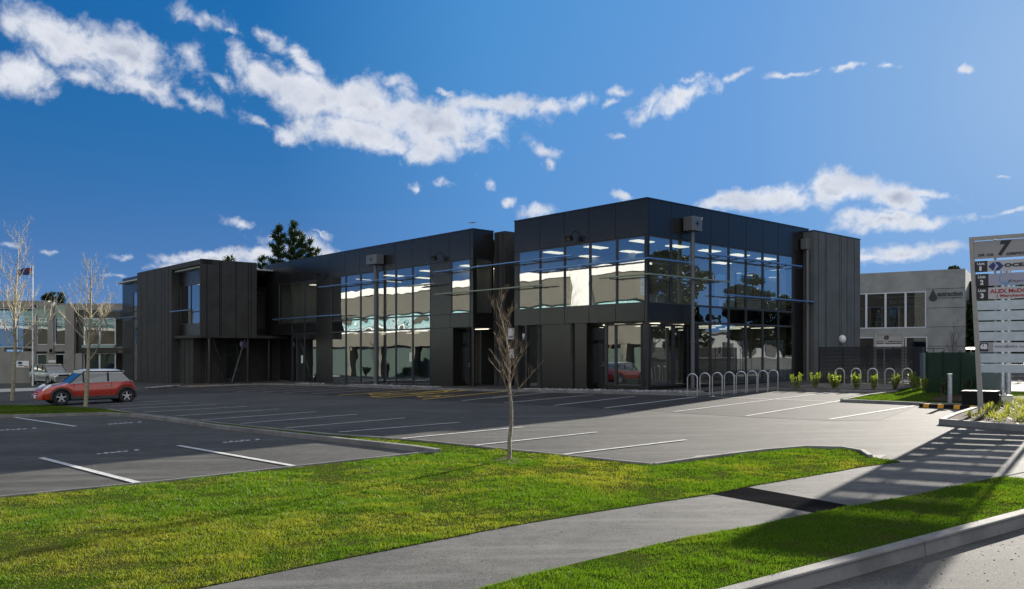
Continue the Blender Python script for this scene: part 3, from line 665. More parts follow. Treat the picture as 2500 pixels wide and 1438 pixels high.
m = MB(); m.tube([W(.05, .05, -.1), W(.05, .05, SOF)], .11, 14); m.build('column', M_PANEL, b1, smooth=True)
m = MB(); m.tube([W(t_at(1282), .1, -.3), W(t_at(1282), .1, SOF)], .09, 12); m.build('column', M_PANEL, b1, smooth=True)
m = MB(); m.ts(.12, T1, .12, S1 - .1, SOF - .01, WB - .35, 0); m.ts(.14, T1 - .1, .14, S1 - .1, WT + .04, WT + .2, 0)
m.ts(.13, T1 - .1, .13, S1 - .1, WB - .35, WB - .1, 1); m.ts(.4, T1 - .1, 1.0, S1 - .1, .05, .2, 1)
m.build('floors_and_ceilings', [M_INC, M_INF], b1)
# inner walls with windows looking out of the far sides
m = MB()
def wall_gaps(m, axis, pl, a0, a1, z0, z1, gaps, th=.15, mi=0):
    cur = a0
    for g0, g1, y0, y1 in gaps + [(a1, a1, z0, z1)]:
        if g0 > cur: (m.ts(cur, g0, pl, pl + th, z0, z1, mi) if axis == 't' else m.ts(pl, pl + th, cur, g0, z0, z1, mi))
        if g1 > g0:
            for q0, q1 in ((z0, y0), (y1, z1)):
                if q1 > q0: (m.ts(g0, g1, pl, pl + th, q0, q1, mi) if axis == 't' else m.ts(pl, pl + th, g0, g1, q0, q1, mi))
        cur = g1
wall_gaps(m, 't', S1 - .25, .1, T1, WB - .1, ROOF - .3, [(1.5, 2.6, WB + .05, WT - .4), (3.2, 4.4, WB + .05, WT - .4), (5.0, 5.9, WB + .05, WT - .4), (6.6, 7.6, WB + .05, WT - .4)])
wall_gaps(m, 't', S1 - .25, .16, T1, GB, WB - .3, [(1.3, 2.6, .3, 2.5), (3.4, 4.8, .3, 2.5)])
wall_gaps(m, 's', T1 - .15, .12, S1 - .25, WB - .1, ROOF - .3, [(7.6, 8.8, WB, WT - .5), (9.6, 10.6, WB, WT - .5)])
wall_gaps(m, 's', T1 - .15, 2.42, S1 - .25, GB, WB - .3, [(8, 9.6, .3, 2.6)])
m.ts(3.2, 3.35, 4.5, 9.0, WB - .1, WT); m.ts(4.4, T1 - .2, 4.4, 4.5, WB - .1, WT); m.ts(5.0, 5.12, 3.0, 8.0, .2, SOF); m.ts(2.6, 2.75, 6.2, 6.5, .2, SOF, 1)
m.build('interior_walls', [M_INW, pmat('rust_column', (.22, .07, .035), .6)], b1)
L = []
for t in (1.6, 4.4, 7.2):
    for s in (1.6, 4.2, 6.8, 9.4, 12.): L.append((t, s, WT + .03, .55, 1.15)); 
for s in (2.0, 4.4, 6.8, 9.2, 11.6):
    for t in (1.6, 3.6, 6.4): L.append((t, s, SOF - .03, 1.3, .16))
ceiling_lamps(b1, L)
for t, s, w_ in ((1.5, 7.5, 1.4), (1.6, 10.2, 1.6), (2.0, 2.6, 1.2)):
    m = MB(); m.ts(t, t + .7, s, s + w_, WB + .55, WB + .59); m.ts(t + .02, t + .06, s + .02, s + w_ - .02, WB - .1, WB + .55); m.ts(t + .64, t + .68, s + .02, s + w_ - .02, WB - .1, WB + .55)
    m.build('desk', M_WHITE, b1)
for g0, g1 in ((1.5, 2.6), (3.2, 4.4), (5.0, 5.9), (6.6, 7.6)): win(b1, 't', g0, g1, S1 - .2, WB + .05, WT - .4, name='rear_window')
for g0, g1 in ((1.3, 2.6), (3.4, 4.8)): win(b1, 't', g0, g1, S1 - .2, .3, 2.5, name='rear_window')
for g0, g1 in ((7.6, 8.8), (9.6, 10.6)): win(b1, 's', g0, g1, T1 - .1, WB, WT - .5, name='rear_window')
m = MB(); wall_gaps(m, 't', S1 - .098, 1.02, T1, WB - .1, ROOF, [(1.5, 2.6, WB + .05, WT - .4), (3.2, 4.4, WB + .05, WT - .4), (5.0, 5.9, WB + .05, WT - .4), (6.6, 7.6, WB + .05, WT - .4)], th=.08)
wall_gaps(m, 't', S1 - .098, 1.02, T1, GB, WB - .1, [(1.3, 2.6, .3, 2.5), (3.4, 4.8, .3, 2.5)], th=.08)
wall_gaps(m, 's', T1 + .002, 2.45, S1, GB, ROOF, [(7.6, 8.8, WB, WT - .5), (9.6, 10.6, WB, WT - .5)], th=.08)
m.build('rear_cladding', M_PANEL, b1)
# projecting precast end of block 1
TP = -.62; SE0 = s_at(1988, TP); SE1 = s_at(2100, TP); HE = 8.12
m = MB(); m.ts(TP, 1.0, SE0, SE1, GB, HE); m.ts(-.0, 1.0, S1 + .002, SE0, GB, HE - .1); m.build('precast_end', M_PREC_FLARE, b1)
m = MB()
for x in (1998, 2014.5, 2017.5, 2050, 2054, 2068, 2086):
    a = s_at(x, TP); m.ts(TP - .004, TP + .05, a - .018, a + .018, GB, HE - .02)
m.build('precast_grooves', M_SEAM, b1)
m = MB(); m.ts(TP - .02, 1.02, SE0 - .02, SE1 + .02, HE, HE + .05); m.build('end_capping', M_PANEL, b1)
hopper(b1, 's', s_at(1970, -.3), -.0, z_at(600, 0, s_at(1970)), w=.5, h=.55, d=.35, zb=.25, cross=False)
hopper(b1, 's', s_at(1690, -.3) - .0, 0, z_at(552, 0, s_at(1690)), w=.72, h=.62, zb=.05)
floodlight(b1, t_at(1405), z_at(584, t_at(1405), 0))
m = MB(); p = W(TP, s_at(2052, TP), z_at(828, TP, s_at(2052, TP))); m.sphere(p - U * .1, .2, 14, (1, 1, 1.15)); m.build('bulkhead_lamp', M_WHITE, b1, smooth=True)
def zb_(px, py, off=.5): t = t_at(px, -off); return z_at(py, t, -off)
def zbr(px, py, off=.5): s = s_at(px, -off); return z_at(py, -off, s)
blade(b1, [(t_at(1277, -.5), 0), (0, 0), (0, s_at(1683, -.5))], zb_(1430, 648), M_BLUE)
blade(b1, [(t_at(1466, -.5), 0), (0, 0), (0, s_at(1777, -.5))], zb_(1520, 676), M_GREENB)
blade(b1, [(0, s_at(1725, -.5)), (0, s_at(1954, -.5))], zbr(1725, 621), M_BLUE)
blade(b1, [(0, s_at(1772, -.5)), (0, s_at(1992, -.5))], zbr(1772, 721), M_BLUE)
z1_, z2_, z3_, z4_ = zb_(1430, 648), zb_(1520, 676), zbr(1725, 621), zbr(1772, 721)
bracket(b1, [(t, None, z1_) for t in tt[1:5]] + [(t, None, z2_) for t in tt[4:5]] + [(None, s, z1_) for s in ss[1:2]] + [(None, s, z2_) for s in ss[1:4]] + [(None, s, z3_) for s in ss[3:9]] + [(None, s, z4_) for s in ss[4:9]])
# ---------------------------------------------------------------- block 2: the long middle block
T2 = t_at(1155); T2e = t_at(648); S2 = 8.0
b2 = thing('office_building', 'long black middle office block with tall glazing over two storeys and yellow bays in front', 'building', W(T2, 0, -.15), group='dark office blocks')
w1 = (t_at(1148), t_at(1101)); w2 = (t_at(1051), t_at(809)); w3 = (t_at(773), t_at(681)); d1 = (t_at(1155) , t_at(1103))
m = MB()
m.ts(T2, T2e, 0, .12, WT, ROOF)
for a, b in ((T2, w1[0]), (w1[1], w2[0]), (w2[1], w3[0]), (w3[1], T2e)): m.ts(a, b, 0, .12, WB, WT)
m.ts(T2, w2[0], 0, .12, SOF, WB); m.ts(w2[1], w3[0], 0, .12, SOF, WB); w3g = t_at(713); m.ts(w3g, T2e, 0, .12, SOF, WB)
m.ts(d1[1], w2[0], 0, .12, GB, SOF); m.ts(w2[1], w3[0], 0, .12, GB, SOF); m.ts(w3g, T2e, 1.2, 1.32, GB, SOF)
m.ts(T2, T2 + .12, .12, 1.43, WT, ROOF); m.ts(T2, T2 + .12, .12, 1.43, SOF, WB); m.ts(T2, T2 + .12, .12, .22, WB, WT); m.ts(T2, T2 + .12, 1.3, 1.43, WB, WT)
m.build('wall_panels', M_PANEL, b2)
m = MB(); seams(m, 't', 0, [t_at(x) for x in (678, 708, 740, 773, 806, 842, 878, 913, 965, 1006, 1050, 1097, 1147)], WT + .04, ROOF)
m.ts(T2, T2e, -.003, .05, WT, WT + .025); seams(m, 't', 0, [t_at(1099), t_at(1147)], SOF, WB); m.ts(T2, w2[0], -.003, .05, SOF - .0, SOF + .02); m.ts(T2, w2[0], -.003, .05, WB - .02, WB)
m.build('panel_seams', M_SEAM, b2)
m = MB(); m.ts(T2 - .03, T2e + .02, -.03, .2, ROOF, ROOF + .05); m.ts(T2 - .03, T2 + .2, .2, 1.43, ROOF, ROOF + .05); m.ts(T2 + .2, T2e, .2, S2, ROOF - .5, ROOF - .4); m.build('roof', M_PANEL, b2)
mid = .8 * WT + .2 * WB
win(b2, 't', w1[0], w1[1], 0, WB, WT); win(b2, 's', .22, 1.3, T2, WB, WT)
xs2 = [809, 844, 880, 921, 966, 1007, 1051]; t2 = [t_at(x) for x in xs2]
for a, b in zip(t2[1:], t2[:-1]):
    win(b2, 't', a, b, 0, WB, WT); win(b2, 't', a, b, 0, SOF, WB, gm=glass('spandrel_mirror', .30, (.06, .06, .06), .03) if 'spandrel_mirror' not in MATS else MATS['spandrel_mirror'], name='spandrel'); win(b2, 't', a, b, 0, -.30, SOF)
xs3 = [681, 712.5, 743, 773]; t3 = [t_at(x) for x in xs3]
for i, (a, b) in enumerate(zip(t3[1:], t3[:-1])):
    win(b2, 't', a, b, 0, WB, WT)
    if i >= 1: win(b2, 't', a, b, 0, SOF, WB, gm=M_SPAN, name='spandrel'); win(b2, 't', a, b, 0, -.35, SOF)
m = MB(); m.ts(w2[0], w2[1], .01, .2, -1, -.302); m.ts(w3[0], w3g, .01, .2, -1, -.352); m.build('base_wall', M_PANEL, b2)
# entrance under the right-hand corner
ts0, ts1 = t_at(1148, .9), t_at(1108, .9)
door(b2, 't', ts0, ts1, .9, .0, 2.15, SOF - .15)
m = MB(); m.ts(ts1 + .002, d1[1] + .4, .9, 1.0, GB, SOF); m.ts(d1[1] - .1, d1[1] - .002, .002, .9, GB, SOF - .002); m.ts(ts0 - .15, ts0 - .002, .9, 1.0, GB, SOF)
m.build('entrance_wall', M_PANEL, b2)
win(b2, 's', .95, 2.6, T2 + .5, .0, SOF - .1)
m = MB(); m.tube([W(T2 + .1, .1, -.5), W(T2 + .1, .1, SOF)], .1, 14); m.build('column', M_PANEL, b2, smooth=True)
m = MB(); m.tube([W(t_at(660, .5), .4, -.9), W(t_at(660, .5), .4, SOF)], .1, 14); m.build('column', M_PANEL, b2, smooth=True)
m = MB(); m.ts(T2 + .12, T2e - .1, .12, S2, SOF - .01, WB - .35); m.ts(T2 + .14, T2e - .1, .14, S2, WT + .04, WT + .2)
m.ts(T2 + .13, T2e - .1, .14, S2, WB - .35, WB - .1, 1); m.ts(T2 + .5, T2e - .1, 1.0, S2, -.5, -.35, 1); m.ts(w2[0], w2[1], .14, 1.0, -.5, -.35, 1); m.ts(w3[0], w3g, .14, 1.0, -.5, -.35, 1)
m.build('floors_and_ceilings', [M_INC, M_INF], b2)
m = MB()
wall_gaps(m, 't', S2, T2, T2e, WB - .1, ROOF - .3, [(T2 + 1.5, T2 + 3, WB + .3, WT - .5), (T2 + 14, T2 + 15, WB + .2, WT - .4), (T2 + 18, T2 + 20, WB + .2, WT - .4)])
m.ts(T2, T2e, S2, S2 + .15, GB, WB - .35)
m.ts(w2[0] - .2, w2[0] - .05, .2, S2, GB, ROOF - .3); m.ts(w2[1] + .05, w2[1] + .2, .2, S2, GB, ROOF - .3); m.ts(w3[1] + .05, w3[1] + .2, .2, S2, SOF, ROOF - .3)
m.ts(T2 + .0, T2 + .12, 2.6, S2, GB, ROOF - .45)
m.ts(w3g - .3, w3g - .2, .2, 1.2, GB, SOF)
m.build('interior_walls', M_INW, b2)
ceiling_lamps(b2, [(t, s, WT + .03, .6, 1.2) for t in (15, 19, 23, 27, 33) for s in (2.5, 5.)] + [(t, s, SOF - .03, 1.3, .14) for t in (13.3, 19, 23, 27) for s in (1.8, 4.)])
hopper(b2, 't', t_at(917, -.3), 0, z_at(637, t_at(917), 0), w=1.15, h=.58, d=.55, zb=-.38, base=True)
floodlight(b2, t_at(1075), z_at(632, t_at(1075), 0)); floodlight(b2, t_at(786), z_at(672, t_at(786), 0))
blade(b2, [(t_at(1020, -.5), 0), (t_at(780, -.5), 0)][::-1], zb_(900, 688), M_BLUE)
blade(b2, [(t_at(668, -.5), 0), (t_at(832, -.5), 0)], zb_(750, 775), M_BLUE)
blade(b2, [(t_at(1063, -.5), 0), (t_at(995, -.5), 0)][::-1], zb_(1030, 697), M_GREENB)
# the two long blades that bridge the gap between blocks 1 and 2
blade(b1, [(t_at(1062, -.5), 0), (t_at(1400, -.5), 0)], zb_(1230, 645), M_BLUE)
blade(b1, [(t_at(1062, -.5), 0), (t_at(1324, -.5), 0)], zb_(1190, 709), M_GREENB)
bracket(b2, [(t, None, zb_(900, 688)) for t in t2[0:6]] + [(t, None, zb_(750, 775)) for t in (t3[0], t3[2], t2[1])] + [(t2[6], None, zb_(1030, 697))] + [(w1[0], None, zb_(1230, 645)), (w1[1], None, zb_(1230, 645)), (w1[1], None, zb_(1190, 709))])
bracket(b1, [(tt[0], None, zb_(1230, 645)), (tt[1], None, zb_(1230, 645)), (tt[2], None, zb_(1230, 645)), (tt[1], None, zb_(1190, 709))])
# the recess between the blocks
m = MB(); m.ts(T1 + .02, T2 - .02, 2.62, 2.8, GB, 8.2); m.ts(T2 - .9, T2 - .02, 1.45, 2.6, GB, 8.25); m.build('recess_wall', M_PREC, b2)
m = MB(); 
for t in (T2 - .3, T2 - .36, T2 - .75): m.ts(t - .02, t + .02, 1.445, 1.5, GB, 8.2)
for t in (T1 + .5, T1 + .9, T1 + 1.7): m.ts(t - .02, t + .02, 2.615, 2.7, GB, 8.15)
m.build('recess_grooves', M_SEAM, b2)
m = MB(); p = W(T2 - 1.3, 2.5, z_at(822, T2 - 1.3, 2.5)); m.sphere(p, .18, 14); m.build('globe_lamp', M_WHITE, b2, smooth=True)
def sign_plate(px0, px1, y0, y1, txt, col):
    t0, t1 = t_at(px0, .6), t_at(px1, .6); z0, z1 = z_at(y1, t0, .6), z_at(y0, t0, .6)
    o = thing('sign', col[0], 'sign', W((t0 + t1) / 2, .6, z0)); m = MB(); m.ts(min(t0, t1), max(t0, t1), .6, .63, z0, z1); m.build('sign_plate', M_WHITE, o)
    lettering('lettering', txt, W(t0 - .05, .595, z0 + (z1 - z0) * .1), -U, (0, 0, 1), abs(t1 - t0) - .1, (z1 - z0) * .25, pmat(col[1], col[2], .6), o)
sign_plate(1241, 1254, 802, 828, 'tenco', ('white square sign on the dark wall in the recess, upper of two', 'ink_dark', (.05, .05, .07)))
sign_plate(1245, 1254, 852, 874, 'Smart', ('white narrow sign on the dark wall in the recess, lower of two', 'ink_maroon', (.25, .03, .04)))
# ---------------------------------------------------------------- block 3: the left block with the cantilevered box
T3 = 35.0; S3 = -5.4; t3a = T3; t3w = T3 + 5.9; t3p = T3 + 13.7; t3e = T3 + 20.; S3e = s_at(627, T3)
b3 = thing('office_building', 'far left black office block with an upper storey box raised on slender braced columns', 'building', W(T3, S3, -.6), group='dark office blocks')
ZS3 = z_at(824, T3, S3)
m = MB(); m.ts(T3, T3 + .2, S3, S3e, ZS3, ROOF); m.ts(T3 + .2, t3w, S3 + .2, 2.0, ZS3, ZS3 + .2)
m.ts(T3, t3w, S3 - .0, S3 + .75, ROOF - .35, ROOF + .003); m.ts(T3 - .0, T3 + .12, S3 - .12, S3, ZS3 + .0, ROOF)
m.ts(t3w, t3p, S3, S3 + .2, GB, ROOF); m.ts(t3w, t3w + .2, S3 + .2, 1.4, GB, ROOF); m.ts(T3 + .2, t3w, S3e - .2, S3e, ZS3 + .2, ROOF)
m.build('precast_walls', M_PREC, b3)
m = MB()
for x in (505, 536, 540, 576, 606, 613): a = s_at(x, T3); m.ts(T3 - .006, T3 + .05, a - .03, a + .03, ZS3 + .02, ROOF - .02)
for x in (345, 360, 378, 394, 402, 411): a = t_at(x, S3); m.ts(a - .03, a + .03, S3 - .006, S3 + .05, GB, ROOF - .02)
m.build('precast_grooves', M_SEAM, b3)
m = MB(); m.ts(T3 + .2, t3w, S3 + .6, S3 + .72, WT, ROOF - .35); m.ts(T3 + .2, t3w, S3 + .6, S3 + .72, ZS3 + .2, WB); m.ts(t_at(440, S3 + .6) , t3w, S3 + .6, S3 + .72, WB, WT)
m.ts(t3p, t3e, S3 + .8, S3 + .92, WT + .2, ROOF); m.ts(t3p + 3.6, t3e, S3 + .8, S3 + .92, GB, WT + .2); m.ts(t3e, t3e + .2, S3 + .8, 8, GB, ROOF)
m.build('wall_panels', M_PANEL, b3)
ta, tb, tc_ = T3 + .25, t_at(466, S3 + .6), t_at(440, S3 + .6)
win(b3, 't', ta, tb, S3 + .6, WB, WT); win(b3, 't', tb, tc_, S3 + .6, WB, WT)
for a, b in ((t3p, t3p + 1.8), (t3p + 1.8, t3p + 3.6)):
    win(b3, 't', a, b, S3 + .8, WB, WT + .2); win(b3, 't', a, b, S3 + .8, 2.4, WB - .01, gm=M_SPAN, name='spandrel'); win(b3, 't', a, b, S3 + .8, -1, 2.39)
# ground floor under the box
m = MB(); m.ts(T3 + 3.2, T3 + 3.35, S3 + .6, 1.4, GB, ZS3); m.ts(T3 + 3.35, t3w, S3 + .6, S3 + .75, GB, ZS3); 
m.ts(T2e + .02, T3 + 3.2, 1.3, 1.4, GB, ROOF - .6)
m.build('ground_floor_wall', M_PREC, b3)
m = MB()
for s in (S3 + 1.2, S3 + 1.35, S3 + 2.6): m.ts(T3 + 3.19, T3 + 3.25, s - .025, s + .025, GB, ZS3)
for t in (T3 + 3.9, T3 + 4.8, T3 + 4.95): m.ts(t - .03, t + .03, S3 + .594, S3 + .65, GB, ZS3)
m.build('precast_grooves', M_SEAM, b3)
sd0, sd1 = s_at(550, T3 + 3.1), s_at(581, T3 + 3.1)
door(b3, 's', sd0, sd1, T3 + 3.1, -.55, 1.65, None)
win(b3, 's', sd0, sd1, T3 + 3.1, 1.7, 2.45, name='transom_window')
def col3(px, py, s_off=0):
    g_ = G(px, py); m = MB(); m.tube([g_ + Vector((0, 0, .0)), Vector((g_.x, g_.y, ZS3))], .11, 12); m.build('column', M_PANEL, b3, smooth=True)
c1g = W(T3 + .4, S3 + .7, 0); c2g = W(T3 + .4, S3e - .5, 0); cm = W(T3 + .4, (S3 + S3e) / 2 + .15, 0)
for c in (c1g, c2g):
    m = MB(); m.tube([Vector((c.x, c.y, gz(c.x) - .1)), Vector((c.x, c.y, ZS3))], .11, 12); m.build('column', M_PANEL, b3, smooth=True)
for c, dt_ in ((c1g, .2), (c2g, -.2)):
    m = MB(); q = c + V * dt_; e_ = cm - V * dt_ * .7; m.tube([Vector((e_.x, e_.y, gz(cm.x))), Vector((q.x, q.y, ZS3))], .10, 10); m.build('brace', M_PANEL, b3, smooth=True)
m = MB(); m.tube([Vector((cm.x, cm.y, gz(cm.x) - .1)), Vector((cm.x, cm.y, gz(cm.x) + .15))], .3, 14); m.build('brace_foot', M_PANEL, b3, smooth=True)
p = W(T3 + 1.2, s_at(595, T3 + 1.2), z_at(840, T3 + 1.2, -2.)); m = MB(); m.sphere(p, .30, 16); m.build('globe_lamp', pmat('lilac_globe', (.42, .42, .75), .4), b3, smooth=True)
m = MB(); m.ts(T3 + .2, t3w, S3 + .74, S3e - .2, WT + .2, WT + .3); m.ts(t3w + .2, t3e, S3 + .94, 8, WT + .2, WT + .3); m.ts(T3 + .2, t3w, S3 + .74, S3e - .2, ZS3 + .21, WB - .2, 1); m.ts(t3w + .2, t3e, S3 + .94, 8, ZS3 + .21, WB - .2, 1); m.ts(T3 + .2, t3e, S3 + .25, 8, ROOF - .5, ROOF - .4); m.build('floors_and_ceilings', [M_INC, M_INF], b3)
m = MB(); m.ts(T3 + .2, t3e, 8, 8.1, GB, ROOF - .4); m.ts(T3 + .21, T3 + .3, S3 + .74, S3e - .22, WB - .2, WT + .2); m.ts(t3w + .25, t3w + .35, S3 + .9, 8, WB - .2, WT); m.build('interior_walls', M_INW, b3)
ceiling_lamps(b3, [(t, s, WT + .19, .3, 1.5) for t in (T3 + 1.5, T3 + 3.5, T3 + 5) for s in (-4, -2.4)] + [(t, s, WT + .19, .3, 1.5) for t in (T3 + 15.5, T3 + 17) for s in (-3, -1.)])
def zb3(px, py): t = t_at(px, S3 - .1); return z_at(py, t, S3 - .1)
blade(b3, [(t_at(418, S3 - .1), S3 + .4), (t_at(462, S3 - .1), S3 + .4)], zb3(440, 759.5), M_BLUE)
blade(b3, [(t_at(262, S3), S3 + .6), (t_at(332, S3), S3 + .6)], zb3(300, 776), M_BLUE)
blade(b3, [(t_at(262, S3), S3 + .6), (t_at(300, S3), S3 + .6)], zb3(290, 758), M_BLUE)
# paper notices on the glass
for lab, px, py in (('white paper notice stuck on the glass left of the dark pier', 738, 877), ('white paper notice stuck on the tall glazing right of the downpipe', 1003, 872)):
    t = t_at(px); z = z_at(py, t, 0); m = MB(); m.ts(t - .12, t + .12, -.018, -.014, z - .27, z + .27); o = m.build('paper_notice', M_WHITE); tag(o, lab, 'notice')
# ================================================================ STREET FURNITURE AND NEAR THINGS
# cycle hoops
def hoop(px0, px1, py, top_py, label, group):
    a = G(px0, py, .09); b = G(px1, py, .09); c = (a + b) / 2; h = (py - top_py) / F * c.y
    d = Vector((b.x - a.x, b.y - a.y, 0)); w = max(.38, d.length) / 2; d.normalize()
    m = MB(); pts = [c - d * w, c - d * w + Vector((0, 0, h - w))] + [c - d * w * math.cos(R(k)) + Vector((0, 0, h - w + w * math.sin(R(k)))) for k in range(15, 180, 15)] + [c + d * w + Vector((0, 0, h - w)), c + d * w]
    pts[0].z = c.z - .1; pts[-1].z = c.z - .1
    m.tube(pts, .026, 10); o = m.build('cycle_hoop', M_STEEL, smooth=True); tag(o, label, 'cycle rack', group)
ordn = ['nearest to the black corner column', 'second from the corner column', 'third from the corner column', 'fourth from the corner column', 'fourth from the shrubs', 'third from the shrubs', 'second from the shrubs', 'nearest to the shrubs']
hp = [((655, 745), 1005, 1298), ((830, 925), 993, 1290), ((1008, 1098), 988, 1283), ((1178, 1268), 980, 1275), ((1347, 1435), 972, 1262), ((1505, 1592), 965, 1250), ((1657, 1745), 960, 1240), ((1805, 1890), 952, 1228)]
for (xx, ty, by), o_ in zip(hp, ordn): hoop(1570 + xx[0] / 5.814, 1570 + xx[1] / 5.814, 740 + by / 5.814 - 2, 740 + ty / 5.814, 'steel cycle hoop in front of the tall glazing, ' + o_, 'cycle hoops in front of the glazing')
for x, o_ in zip((2050, 2090, 2130.5, 2172, 2215), ('leftmost of five', 'second from left', 'middle of five', 'fourth from left', 'rightmost of five')): hoop(x - 4.5, x + 4.5, 941, 899.5, 'steel cycle hoop behind the shrubs by the slatted fence, ' + o_, 'cycle hoops by the slatted fence')
# bollard
p = G(2319, 986, .05); m = MB(); m.tube([p - Vector((0, 0, .1)), p + Vector((0, 0, .86))], .062, 18); m.tube([p + Vector((0, 0, .86)), p + Vector((0, 0, .90))], .070, 18)
tag(m.build('bollard', M_GALV, smooth=True), 'round galvanised steel bollard standing beside the black and yellow wheel stop', 'bollard')
# wheel stop
a = G(2247, 994); b = G(2392, 1001); d = Vector((b.x - a.x, b.y - a.y, 0)); Ls = d.length; d.normalize()
t_ = thing('wheel_stop', 'black rubber wheel stop with yellow stripes at the head of a bay', 'wheel stop', a)
def ws(f0, f1, g, mm):
    nn = Vector((-d.y, d.x, 0)); w, h, tp = .085 + g, .11 + g, .05 + g
    P = []
    for f_ in (f0, f1):
        c = a + (b - a) * f_; c.z = gz(c.x); P += [c - nn * w, c - nn * tp + Vector((0, 0, h)), c + nn * tp + Vector((0, 0, h)), c + nn * w]
    mm.add(P, [(0, 1, 2, 3), (7, 6, 5, 4), (0, 4, 5, 1), (1, 5, 6, 2), (2, 6, 7, 3)])
m = MB(); ws(0, 1, 0, m); m.build('rubber_block', M_BLACK, t_, bevel=.01)
for f0 in (.075, .33, .60, .86):
    m = MB(); ws(f0, f0 + .10, .003, m); m.build('yellow_stripe', pmat('stripe_yellow', (.80, .36, .02), .55, var=.2), t_)
# low black box and the cream utility box
a = G(2352, 988, .08); b = G(2436, 990, .08); t_ = thing('garden_box', 'low black box with a pale lid behind the large sign board', 'box', a); m = MB(); m.bar(a + Vector((0, 0, .19)), b + Vector((0, 0, .19)), .4, .38); m.build('box_body', M_BLACK, t_, bevel=.01)
m = MB(); m.bar(a + Vector((0, 0, .40)) - (b - a) * .01, b + Vector((0, 0, .40)) + (b - a) * .01, .44, .025); m.build('lit_edge', pmat('lit_edge_grey', (.22, .2, .17), .4), t_)  # sunlit top edge of the black box put in as a paler slab
a = G(2442, 990, .08); b = G(2470, 990, .08); m = MB(); m.bar(a + Vector((0, 0, .13)), b + Vector((0, 0, .13)), .25, .26); m.bar(a + Vector((0, 0, .275)), b + Vector((0, 0, .275)), .28, .03)
tag(m.build('utility_box', pmat('cream_box', (.5, .5, .43), .6), bevel=.012), 'small cream utility box at the foot of the steel sign posts', 'box')
# ---------------------------------------------------------------- the big directory sign
SD = Vector((.794, -.608, 0)).normalized(); SN = Vector((-.608, -.794, 0)).normalized()       # along the board, towards the viewer
sb = G(2391, 1010, .05); sb.z = gz(sb.x)
lean = -.0
Dd = sb.y
def SP(x, z, n=0.): return Vector((sb.x, sb.y, 0)) + SD * x + SN * n + Vector((0, 0, z))
def sxz(px, py):                        # board coordinates of a pixel of the photograph
    r = (px - 1250) / F; x = (r * sb.y - sb.x) / (SD.x - r * SD.y); y = sb.y + SD.y * x; return x, CAMZ + (HY - py) / F * y
XL = sxz(2370, 700)[0]; XW = 1.74
sg = thing('directory_sign', 'tall grey slatted business directory sign numbered 7 beside the garden bed', 'sign', sb)
M_SFR = pmat('sign_frame_metal', (.34, .32, .29), .42, metal=.55, var=.1); M_SPAN2 = pmat('sign_board_grey', (.33, .32, .31), .5); M_SLAT = pmat('sign_slat', (.52, .58, .60), .42, metal=.35, var=.12, vscale=6)
M_UNIT = pmat('sign_black', (.03, .025, .022), .5); M_INK = pmat('sign_ink', (.018, .022, .03), .5); M_NAVY = pmat('sign_navy', (.02, .05, .19), .5); M_SKY = pmat('sign_sky_blue', (.04, .33, .62), .5); M_RED = pmat('sign_red', (.36, .02, .03), .5); M_LET = pmat('sign_white_letters', (.72, .74, .76), .5); M_BRD = pmat('sign_pale_board', (.52, .51, .50), .5)
xt, zt = sxz(2366, 580); xb_, _ = sxz(2391, 1010)
m = MB()
def quadbar(m, x0, x1, z0, z1, n0=-.07, n1=.05, x0b=None, x1b=None):
    x0b = x0 if x0b is None else x0b; x1b = x1 if x1b is None else x1b
    m.box8([SP(x0b, z0, n0), SP(x1b, z0, n0), SP(x1b, z0, n1), SP(x0b, z0, n1), SP(x0, z1, n0), SP(x1, z1, n0), SP(x1, z1, n1), SP(x0, z1, n1)])
quadbar(m, xt, xt + .09, gz(sb.x) - .3, zt, x0b=xb_, x1b=xb_ + .11); m.build('side_frame', M_SFR, sg)
m = MB(); quadbar(m, xt + XW - .09, xt + XW, gz(sb.x) + .3, zt, x0b=xb_ + XW - .26, x1b=xb_ + XW - .15); m.build('side_frame', M_SFR, sg)
m = MB(); quadbar(m, xt + .09, xt + XW - .09, zt - .09, zt); m.build('top_frame', M_SFR, sg)
def fx(z): return xt + (xb_ - xt) * (zt - z) / (zt - gz(sb.x)) + .09
def row(y0, y1, mat, name, par=sg, n0=-.02, n1=.015):
    z1 = sxz(2385, y0)[1]; z0 = sxz(2385, y1)[1]; m = MB(); quadbar(m, fx(z1) , xt + XW - .1, z0, z1, n0, n1); return m.build(name, mat, par), z0, z1
hd, hz0, hz1 = row(590, 632.5, M_SPAN2, 'header_panel')
for y0, y1 in ((735, 757.5), (760.5, 782.5), (786, 808), (811, 832.5), (863.5, 885), (888.5, 909)): row(y0, y1, M_SLAT, 'slat')
def onb(x, z): return SP(x, z, .016)
def txt(par, body, px0, px1, y0, y1, mat, bold=0., shear=0., sp=1., x1=None):
    a0, z1 = sxz(px0, y0); z0 = sxz(px0, y1)[1]; a1 = sxz(px1, y1)[0] if px1 else 0; lettering('lettering', body, onb(a0, z0), SD, (0, 0, 1), (a1 if x1 is None else x1) - a0, z1 - z0, mat, par, bold, shear, sp)
txt(hd, '7', 2436.5, 2471, 588, 625, M_INK, .05, .25)
txt(hd, 'SIR GIL', 2387, 2427, 620.5, 627, M_INK, .03, .25)
txt(hd, 'SIMPSON DRIVE', 2455.5, 0, 616.5, 623.5, M_INK, .03, .25, x1=sxz(2455.5, 620)[0] + .98)
